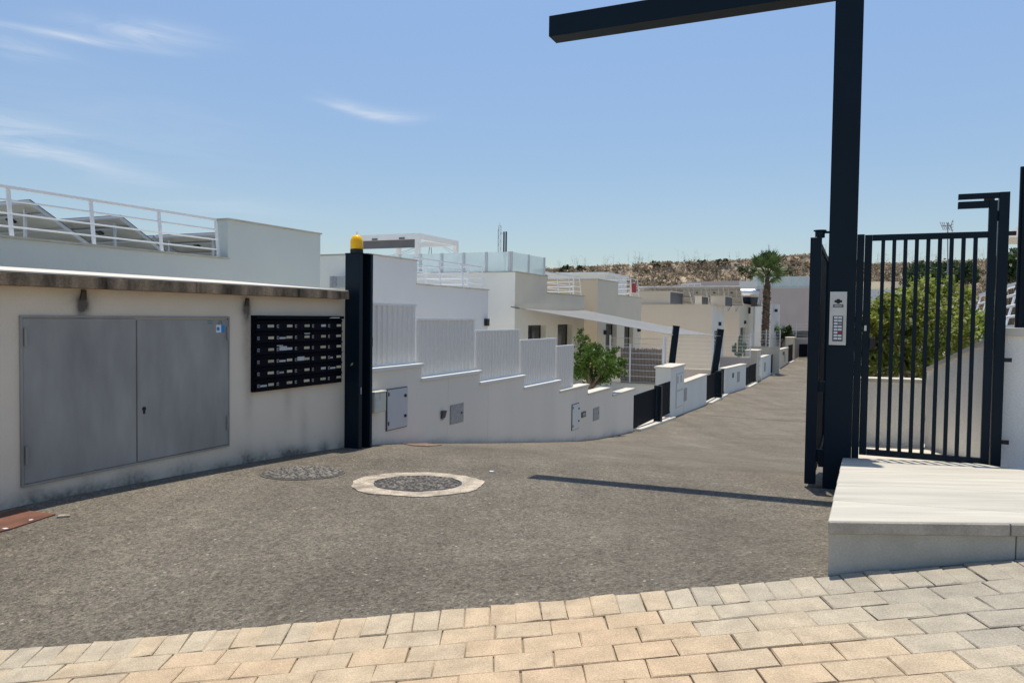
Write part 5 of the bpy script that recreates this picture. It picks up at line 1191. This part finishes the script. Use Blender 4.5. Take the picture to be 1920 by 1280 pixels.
# car behind the last fence
q = at(1512, 640, 71); t = thing('parked_car', 'dark car whose roof and windscreen show above the far beige wall', 'car', Vector((q.x, q.y, -.9)))
zc = onS(1505, 640, 66).z - .1; q = at(1515, 632, 70); q.z = at(1515, 621, 70).z
body = MB(); L_ = 4.2; x0, y0 = q.x - 2.4, q.y; bz = q.z - 1.45
body.prism([(x0 + a, y0, bz + b_) for a, b_ in ((0, .35), (.05, .8), (.5, .92), (4.1, .95), (4.2, .6), (4.15, .3), (.1, .28))], (0, 1.75, 0)); body.build('body', 'car_paint', t, bevel=.05)
cab = MB(); cab.prism([(x0 + a, y0 + .1, bz + b_) for a, b_ in ((.75, .955), (1.45, 1.42), (2.0, 1.47), (3.2, 1.45), (3.95, .955))], (0, 1.55, 0)); cab.build('cabin', 'window_glass', t, bevel=.05)
MB().prism([(x0 + a, y0 + .08, bz + b_) for a, b_ in ((1.42, 1.425), (2.0, 1.485), (3.2, 1.47), (3.25, 1.455), (2.0, 1.455))], (0, 1.59, 0)).build('roof', 'car_paint', t)
for a in (.85, 3.35):
    for dy in (-.01, 1.56): w0 = MB().lathe((x0 + a, y0 + dy, bz + .32), [(.05, 0), (.3, 0), (.32, .03), (.32, .17), (.3, .2), (.05, .2)], 18, axis=Vector((0, 1, 0))).build('wheel', 'black_plastic', t)

# ------------------------------------------------------------------ plants
def limb(mb_, p, q, r, r2, n=6): mb_.tube(p, q, r, n, r2)
def tree(name, label, cat, base, h, crown, leafs, mat, lsize, trunk_r=.06, group=None, droop=0.0, mats2=None, frac=0, trunkmat='bark', nb=9):
    base = Vector(base); t = thing(name, label, cat, base, group); tr = MB(); fork = base + Z * (h * .38)
    limb(tr, base - Z * .1, fork, trunk_r * 1.3, trunk_r, 9)
    for c_, rad in crown[:nb]:
        c_ = Vector(c_); m_ = fork.lerp(c_, .5) + Vector((random.gauss(0, .05), random.gauss(0, .05), -.05)) * h * .3; limb(tr, fork, m_, trunk_r * .7, trunk_r * .4); limb(tr, m_, c_, trunk_r * .4, trunk_r * .12)
        for _ in range(4):
            d = Vector((random.gauss(0, 1), random.gauss(0, 1), random.gauss(0, 1))).normalized() * rad * .8; limb(tr, c_, c_ + d, trunk_r * .14, .004, 4)
    tr.build('trunk', trunkmat, t)
    cs, ss = [], []; vol = [rad ** 2 for _, rad in crown]; tv = sum(vol)
    for (c_, rad), v_ in zip(crown, vol):
        n = int(leafs * v_ / tv); d = rng.normal(size=(n, 3)); d /= np.linalg.norm(d, axis=1)[:, None]; rr = rad * rng.uniform(.25, 1.05, n) ** .5
        # leave gaps: leaves gather on twig ends
        tw = rng.normal(size=(max(6, n // 22), 3)); tw /= np.linalg.norm(tw, axis=1)[:, None]; pick = tw[rng.integers(0, len(tw), n)]
        pos = np.array(c_) + (d * .35 + pick * .8) * rr[:, None] * np.array([1, 1, .9]); cs.append(pos); ss.append(lsize * rng.uniform(.6, 1.3, n))
    leafquads('crown', np.concatenate(cs), np.concatenate(ss), mat, None, t, droop, .45, mats2, frac); return t
b_ = at(1108, 728, 20.3); b_.z = -.9
cr = []
for px_, py_, rad, dY in ((1095, 690, .42, 0), (1120, 668, .40, .3), (1092, 640, .24, .1), (1089, 622, .12, 0), (1135, 685, .42, -.3), (1155, 690, .33, .1), (1112, 655, .26, .4), (1150, 662, .22, .3), (1100, 668, .35, -.2), (1130, 705, .3, 0), (1086, 700, .25, .1), (1168, 682, .16, .0), (1085, 660, .2, .1)): cr.append((at(px_, py_, 20.5 + dY), rad))
tree('garden_tree', 'small bright green leafy tree behind the low end of the stepped wall', 'tree', b_, 1.6, cr, 4200, 'leaf_citrus', .052, .075)
# hedge behind the pedestrian gate
hb = at(1715, 700, 8.6); hb.z = .5
cr = []
for _ in range(110):
    px_ = random.uniform(1606, 1842); ytop = np.interp(px_, [1612, 1640, 1690, 1720, 1760, 1800, 1842], [600, 585, 550, 545, 525, 550, 625]); py_ = random.uniform(ytop, 712)
    if px_ > 1745 and py_ > 700 - (px_ - 1745) * .7: continue
    cr.append((at(px_, py_, 8.55 + random.uniform(.05, .75)), random.uniform(.14, .24)))
tree('hedge_shrub', 'sunlit yellow green hedge shrub behind the pedestrian gate bars', 'shrub', hb, .9, cr, 19000, 'leaf_hedge', .034, .022, mats2=['leaf_pale', 'leaf_yellow', 'leaf_citrus', 'leaf_hedge'], frac=.36, nb=6)
# dark trees further behind
def blob(px, py, Y, n, spread_px, lo, hi):
    return [(at(px + random.uniform(-1, 1) * spread_px, py + random.uniform(-.5, .6) * spread_px * .8, Y + random.uniform(-1, 1)), random.uniform(lo, hi)) for _ in range(n)]
for px_, py_, Y, n, spx, lo, hi, lb in ((1748, 515, 30, 16, 34, .35, .6, 'dark green bushy tree behind the hedge, seen through the middle gate bars'), (1806, 515, 34, 7, 16, .3, .5, 'small dark green tree right of the television aerial'),
        (1893, 500, 22, 14, 20, .3, .5, 'green spreading tree seen right of the gate hinge post')):
    bb = at(px_, 600, Y); bb.z = -1.2; tree('dark_tree', lb, 'tree', bb, 2.5, blob(px_, py_, Y, n, spx, lo, hi), 4000, 'leaf_dark', .09, .09, 'trees behind the pedestrian gate')
# dark shrubs on the hill
for i, (px_, dy, r, lb) in enumerate(((1057, 4, .8, 'dark round bush on the crest right of the frosted glass terrace'), (1072, 2, .8, 'second dark bush on the crest near the glass terrace'), (1088, 5, .5, 'small dark bush on the hill crest'), (1226, 2, .8, 'straggly green bush on the crest above the grey house'), (1320, 4, .5, 'dark bush on the crest above the solar panels'),
        (1345, 3, .55, 'dark bush on the crest left of the palm'), (1352, 3, .5, 'small dark bush beside the one left of the palm'), (1398, 28, 1.3, 'dark green bush on the slope left of the palm'), (1470, 30, 1.5, 'olive bush on the slope right of the palm crown'))):
    if dy < 20: c_ = ridge(px_) + Vector((0, -.3, .1))
    else: c_ = at(px_, 516, 96); 
    cr = [(c_ + Vector((random.gauss(0, r * .7), random.gauss(0, .3), random.uniform(0, r * .5))), r * random.uniform(.4, .6)) for _ in range(6)]
    bb = c_ - Z * (r * .6); tree('hill_bush', lb, 'bush', bb, r, cr, 700, 'leaf_dark', .14, .05, 'bushes on the hill')
# palm
pb = at(1433, 656, 53.2); pb.z = prof(sc(pb)[0]) + .1; pt = at(1439, 522, 53.2)
pm_ = thing('palm_tree', 'fan palm with a rough brown trunk beside the street', 'palm tree', pb)
k = MB(); prof_ = []; Hh = (pt - pb).length; N = 34
for i in range(N + 1):
    f_ = i / N; r = np.interp(f_, [0, .08, .45, .85, 1], [.32, .25, .27, .24, .12]); prof_.append((r + .03, f_ * Hh - .02)); prof_.append((r - .03, f_ * Hh + Hh / N * .45))
k.lathe(pb, prof_, 14, axis=(pt - pb).normalized())
for q in range(260):      # old leaf bases
    f_ = random.random() ** .8; a_ = random.random() * math.tau; r = np.interp(f_, [0, .5, .85, 1], [.28, .27, .25, .14]); c_ = pb.lerp(pt, f_); d = Vector((math.cos(a_), math.sin(a_), 0)); k.add([c_ + d * r + Vector((-d.y, d.x, 0)) * .06, c_ + d * r - Vector((-d.y, d.x, 0)) * .06, c_ + d * (r + .10) + Z * .16], [(0, 1, 2), (2, 1, 0)])
k.build('trunk', 'palm_bark', pm_)
MB().tube(pt, pt + Vector((.05, 0, 2.35)), .05, 5, .012).build('spear_leaf', 'leaf_palm', pm_)
NF = 30
for q in range(NF):
    a_ = q * 2.399; el = np.interp(q / NF, [0, .3, .7, 1], [1.5, 1.15, .6, -.25]) + random.gauss(0, .1); d = Vector((math.cos(a_) * math.cos(el), math.sin(a_) * math.cos(el), math.sin(el))); Lp = (.40 + .75 * max(0, math.sin(el)) ** 2) * random.uniform(.8, 1.15)
    hub = pt + Z * .1 + d * Lp; k = MB(); k.tube(pt - Z * .05, hub, .025, 4, .014); side = d.cross(Z).normalized() if abs(d.z) < .98 else Vector((1, 0, 0)); up = side.cross(d)
    side = (side * math.cos(q) + up * math.sin(q) * .5).normalized(); up = side.cross(d)
    nb_ = 13
    for j_ in range(nb_):
        th = (j_ / (nb_ - 1) - .5) * 1.9; bl_ = random.uniform(.85, 1.1) * (1 - .22 * abs(th) / .95)
        dd_ = (d * math.cos(th) + side * math.sin(th)).normalized()
        m_ = hub + dd_ * bl_ * .55; tip = hub + dd_ * bl_ - Z * (.16 * bl_ * (1 - d.z * .7)) + up * random.gauss(0, .04); wv_ = dd_.cross(up).normalized() * .05
        k.add([hub, m_ + wv_, tip, m_ - wv_], [(0, 1, 2, 3)])
    k.build('frond', 'leaf_palm', pm_)
# cactus
cb_ = at(1386, 668, 46.5); cb_.z = at(1386, 669, 46.5).z - .4
t = thing('cactus', 'tall branching cactus behind the mesh fence left of the palm', 'cactus', cb_); k = MB()
zt_ = at(1386, 628, 46.5).z
def column(p, h, r): k.lathe(p, [(r * .8, 0), (r, h * .15), (r, h * .85), (r * .6, h * .96), (.01, h)], 8)
column(cb_, zt_ - cb_.z, .10)
for dx, z0_, h in ((-.22, .5, .8), (.24, .65, .75), (-.38, .7, .45), (.12, .2, .9), (.36, .3, .5)): column(cb_ + Vector((dx, random.uniform(-.15, .15), z0_)), h, .075); k.tube(cb_ + Vector((0, 0, z0_ - .1)), cb_ + Vector((dx, 0, z0_ + .05)), .06, 6)
k.build('stems', 'leaf_cactus', t)
cb2 = at(1397, 668, 47); cb2.z -= .4; t = thing('cactus', 'smaller cactus right of the tall branching one', 'cactus', cb2); k = MB(); column(cb2, 1.3, .09); column(cb2 + Vector((.2, 0, .2)), .7, .06); k.build('stems', 'leaf_cactus', t)
# shrubs right of the palm
for px_, py_, Y, sp_x, lb in ((1465, 622, 66, 15, 'dark green bush behind the mesh fence right of the palm'),):
    bb = at(px_, 640, Y); bb.z = -1; tree('garden_bush', lb, 'bush', bb, 1.2, blob(px_, py_, Y, 12, sp_x, .3, .55), 2500, 'leaf_dark', .12, .05)
yb = at(1450, 612, 64); t = thing('yucca', 'spiky green yucca right of the palm trunk', 'yucca', yb - Z * .8); k = MB()
for q in range(60):
    d = Vector((random.gauss(0, .6), random.gauss(0, .6), random.uniform(.2, 1))).normalized(); side = d.cross(Z).normalized() * .05; k.add([yb - Z * .5 + side, yb - Z * .5 - side, yb - Z * .5 + d * random.uniform(.8, 1.15)], [(0, 1, 2)])
k.build('leaves', 'leaf_citrus', t); MB().tube(yb - Z * 1.4, yb - Z * .45, .08, 8).build('stem', 'bark', t)

# ------------------------------------------------------------------ masts, aerial, canopy, railing on the right
lm = at(937, 470, 140); lt = at(937, 424, 140); t = thing('lattice_mast', 'thin lattice mast rising behind the frosted glass terrace', 'mast', lm - Z * 8); k = MB(); w_ = .3
for dx, dy in ((-w_, -w_), (w_, -w_), (w_, w_), (-w_, w_)): k.tube(lm - Z * 8 + Vector((dx, dy, 0)), lt + Vector((dx * .8, dy * .8, 0)), .05, 4)
nst = 18
for j in range(nst):
    a = (lm - Z * 8).lerp(lt, j / nst); b_ = (lm - Z * 8).lerp(lt, (j + 1) / nst); sg = 1 if j % 2 else -1
    k.tube(a + Vector((-w_ * sg, -w_, 0)), b_ + Vector((w_ * sg, -w_, 0)), .035, 4); k.tube(a + Vector((-w_, -w_ * sg, 0)), b_ + Vector((-w_, w_ * sg, 0)), .035, 4)
    k.tube(b_ + Vector((-w_, -w_, 0)), b_ + Vector((w_, -w_, 0)), .03, 4)
k.tube(lt, lt + Z * .6, .04, 4); k.build('lattice', 'galvanised', t)
am = at(947, 470, 135); t = thing('antenna_mast', 'dark slab shaped antenna mast beside the lattice mast', 'antenna', am - Z * 8); tp = at(947, 434, 135)
k = MB(); k.box(Vector((am.x - .38, am.y, am.z - 1.0)), (.3, 0, 0), (0, .3, 0), (0, 0, tp.z - am.z + .95)); k.box(Vector((am.x + .02, am.y, am.z - 1.0)), (.3, 0, 0), (0, .3, 0), (0, 0, tp.z - am.z + 1.0)); k.build('antenna', 'dark_grey_paint', t)
MB().tube(am - Z * 8, am - Z * .2, .14, 8).build('pole', 'galvanised', t); MB().tube(Vector((am.x - .4, am.y, tp.z - .4)), Vector((lm.x + .3, am.y, tp.z - .3)), .05, 4).build('bracket', 'galvanised', t)
py_ = at(805, 476, 150); t = thing('power_pylon', 'distant power pylon with crossarm and sagging wires seen under the pergola', 'pylon', py_ - Z * 10); top = at(807, 456, 150); k = MB()
for dx in (-.5, .5): k.tube(Vector((py_.x + dx * 2.2, py_.y, py_.z - 10)), Vector((top.x + dx * .2, top.y, top.z)), .07, 4)
a, b_ = at(786, 461, 150), at(826, 459, 150); k.tube(a, b_, .10, 4); k.tube(a + Z * .35, top + Z * .1, .05, 4); k.tube(b_ + Z * .1, top + Z * .1, .05, 4); k.build('frame', 'dark_grey_paint', t); w_ = MB()
for e_, far in ((a, (640, 486)), (b_, (880, 478)), (a, (665, 490)), (b_, (960, 500)), (top, (700, 480))):
    f1_ = at(far[0], far[1], 190); prev = e_
    for j in range(1, 7): q = e_.lerp(f1_, j / 6) - Z * (1.2 * math.sin(math.pi * j / 6)); w_.tube(prev, q, .03, 3); prev = q
w_.build('wires', 'dark_grey_paint', t)
ab = at(1778, 560, 24); t = thing('tv_aerial', 'thin television aerial on a pole behind the pedestrian gate', 'aerial', ab); tp = at(1777, 418, 24); k = MB(); k.tube(ab - Z * .6, tp, .018, 6); k.build('pole', 'galvanised', t); k = MB()
bm_ = at(1777, 424, 24); k.tube(bm_ + Vector((-.2, 0, 0)), bm_ + Vector((.12, 0, .02)), .016, 5)
for dx in (-.2, -.14, -.08, 0, .06): k.tube(bm_ + Vector((dx, -.12, -.14)), bm_ + Vector((dx + .02, .12, .14)), .012, 4)
for dz in (-.13, -.04, .05, .14): k.tube(bm_ + Vector((.12, -.1, dz)), bm_ + Vector((.12 + abs(dz) * .4, .1, dz)), .010, 4)
k.tube(bm_ + Vector((.1, 0, 0)), bm_ + Vector((.16, 0, .2)), .012, 4); k.tube(bm_ + Vector((.1, 0, 0)), bm_ + Vector((.16, 0, -.18)), .012, 4); k.build('antenna', 'galvanised', t)
# grey canopy roof at right
ca_ = at(1935, 420, 16); t = thing('garden_canopy', 'grey sloping canopy with a pale lining seen right of the gate hinge post', 'canopy', at(1935, 600, 16)); e0, e1 = at(1880, 447, 14.8), at(2010, 436, 14.8); b0_, b1_ = at(1885, 447, 18), at(2000, 438, 18); tip = at(1945, 395, 16.4)
k = MB(); k.add([e0, e1, b1_, b0_, tip], [(0, 1, 4), (1, 2, 4), (2, 3, 4), (3, 0, 4)]); k.build('cover', 'canopy_cloth', t)
lowr = at(1900, 458, 14.8).z; k = MB(); k.add([e0 - Z * .005, e1 - Z * .005, Vector((e1.x, e1.y, lowr)), Vector((e0.x + .02, e0.y, lowr))], [(0, 1, 2, 3)]); o = k.build('valance', 'beige_stucco', t); o.modifiers.new('t', 'SOLIDIFY').thickness = .01
for q in (e0, e1, b0_, b1_): MB().tube(Vector((q.x, q.y, .0)), q - Z * .01, .03, 8).build('pole', 'aluminium', t)
# white terrace with railing at right
tw = thing('terrace_wall', 'white terrace wall carrying a slanted white railing right of the hedge', 'wall', at(1860, 640, 12))
A_, B_ = at(1815, 615, 15.5), at(1925, 607, 10.5)
MB().wseg(B_.xy, A_.xy, -3.0, -.5, -.5, B_.z, A_.z).build('wall', 'white_stucco', tw)
za, zb_ = at(1815, 545, 15.5).z, at(1925, 512, 10.5).z
railing(tw, A_ + Vector((.1, .05, .01)), B_ + Vector((.1, .05, .01)), (zb_ - B_.z) * .95, 7, Vector((.18, 0, 0)), nr=3, r=.035, pw=.11)

# ------------------------------------------------------------------ covers in the road, litter
def ontop(p, dz): return Vector((p.x, p.y, G(p.x, p.y) + dz))
def disc(name, cx, cy, r0, r1, dz, mat, par, n=40, wob=0.0, thick=.03, ex=1.0):
    k = MB(); vs = []
    for rr in ((r0, r1) if r0 > 0 else (0.001, r1)):
        for j in range(n):
            a_ = j * math.tau / n; q = rr * (1 + wob * (noise.noise(Vector((math.cos(a_) * 2, math.sin(a_) * 2, rr * 3))) + .5 * noise.noise(Vector((math.cos(a_) * 7, math.sin(a_) * 7, rr)))))
            x, y = cx + math.cos(a_) * q * ex, cy + math.sin(a_) * q; vs.append(Vector((x, y, G(x, y) + dz)))
    k.add(vs, [(j, n + j, n + (j + 1) % n, (j + 1) % n) for j in range(n)]); lo = [v - Z * thick for v in vs[n:]]
    k.add(vs[n:] + lo, [(n + j, n + (j + 1) % n, (j + 1) % n, j) for j in range(n)])
    if r0 <= 0.001: pass
    return k.build(name, mat, par)
def manhole(label, px, py, R_, ring, seed):
    random.seed(seed); p = gnd(px, py); t = thing('manhole_cover', label, 'manhole cover', ontop(p, 0), 'manhole covers in the asphalt')
    if ring: disc('collar', p.x, p.y, R_ * 1.0, R_ * ring, .004, 'ring_concrete', t, 160, .075, ex=1.0)
    disc('rim', p.x, p.y, R_ * .96, R_ * .998, .006 if ring else .002, 'lid_iron' if ring else 'asphalt', t, 40); disc('lid', p.x, p.y, 0, R_ * .955, .002, 'lid_iron', t, 40)
    k = MB(); pts_ = []
    for _ in range(2600):      # stones cast into the lid
        a_, q = random.random() * math.tau, R_ * .9 * math.sqrt(random.random()); x, y = math.cos(a_) * q, math.sin(a_) * q; r_ = random.uniform(.016, .034)
        if all((x - u_) ** 2 + (y - v_) ** 2 > (r_ + w_) ** 2 * .8 for u_, v_, w_ in pts_): pts_.append((x, y, r_))
    for x, y, r_ in pts_:
        m_ = random.randint(5, 6); ro = random.random() * 6; c_ = Vector((p.x + x, p.y + y, G(p.x + x, p.y + y)))
        vs = [c_ + Vector((math.cos(ro + j * math.tau / m_) * r_, math.sin(ro + j * math.tau / m_) * r_ * random.uniform(.7, 1), .005)) for j in range(m_)] + [c_ + Vector((math.cos(ro + j * math.tau / m_) * r_ * .55, math.sin(ro + j * math.tau / m_) * r_ * .5, random.uniform(.010, .017))) for j in range(m_)]
        k.add(vs, [(j, (j + 1) % m_, m_ + (j + 1) % m_, m_ + j) for j in range(m_)] + [tuple(range(m_, 2 * m_))])
    o = k.build('stones', 'lid_stone', t); o['kind'] = 'stuff'
manhole('stone filled manhole cover set flush in the asphalt near the utility building', 568, 886, .41, 0, 3)
manhole('stone filled manhole cover in a wide pale concrete ring', 784, 906, .41, 1.50, 4)
def patch(name, label, cat, pts_px, dz, mat, bev=0):
    vs = [gnd(*q) for q in pts_px]; k = MB(); k.prism([Vector((v.x, v.y, G(v.x, v.y) + dz - .03)) for v in vs], Z * .03); return tag(k.build(name, mat), label, cat)
patch('rust_plate', 'rust red flat plate lying in the asphalt at the foot of the utility building', 'cover plate', [(-60, 985), (30, 955), (104, 965), (20, 992), (-60, 1012)], .005, 'rust_red')
patch('rust_plate', 'faded rust red plate in the asphalt below the white wall cabinets', 'cover plate', [(752, 831), (790, 829.5), (828, 834), (805, 836.5), (775, 835)], .004, 'rust_faded')
for i, (px_, py_, w_, lb) in enumerate(((120, 968, 15, 'white paint splash on the asphalt beside the rust red plate'), (58, 976, 5, 'white crumb on the rust red plate by the wall'), (922, 884.5, 6, 'white scrap of litter on the asphalt right of the ringed manhole'), (800, 835, 4, 'white crumb on the faded rust red plate'), (10, 993, 6, 'white crumb at the near edge of the rust red plate'))):
    c_ = gnd(px_, py_); sc_ = w_ * c_.y / F; k = MB(); n = 9
    pts_ = [Vector((c_.x + math.cos(j * math.tau / n) * sc_ * random.uniform(.5, 1.1), c_.y + math.sin(j * math.tau / n) * sc_ * random.uniform(.4, 1) * (1 if i else .8), 0)) for j in range(n)]
    k.prism([Vector((v.x, v.y, G(v.x, v.y) - .004)) for v in pts_], Z * .012); tag(k.build('litter_scrap', 'paper_white' if i != 0 else 'ring_concrete'), lb, 'litter', 'white scraps on the asphalt')
# crack across the road
k = MB(); a = gnd(1322, 778); b_ = gnd(1530, 792.5); pr_ = None; n = 60
for j in range(n + 1):
    q = a.lerp(b_, j / n); q += Vector((0, .06 * noise.noise(Vector((j * .35, 0, 0))), 0)); w_ = .035 * (1 + .5 * noise.noise(Vector((j * .7, 3, 0))))
    cur = [Vector((q.x, q.y - w_, G(q.x, q.y - w_) + .006)), Vector((q.x, q.y + w_, G(q.x, q.y + w_) + .006))]
    if pr_: k.add([pr_[0], cur[0], cur[1], pr_[1]], [(0, 1, 2, 3)])
    pr_ = cur
tag(k.build('road_joint', 'dark_grey_paint'), kind='structure')
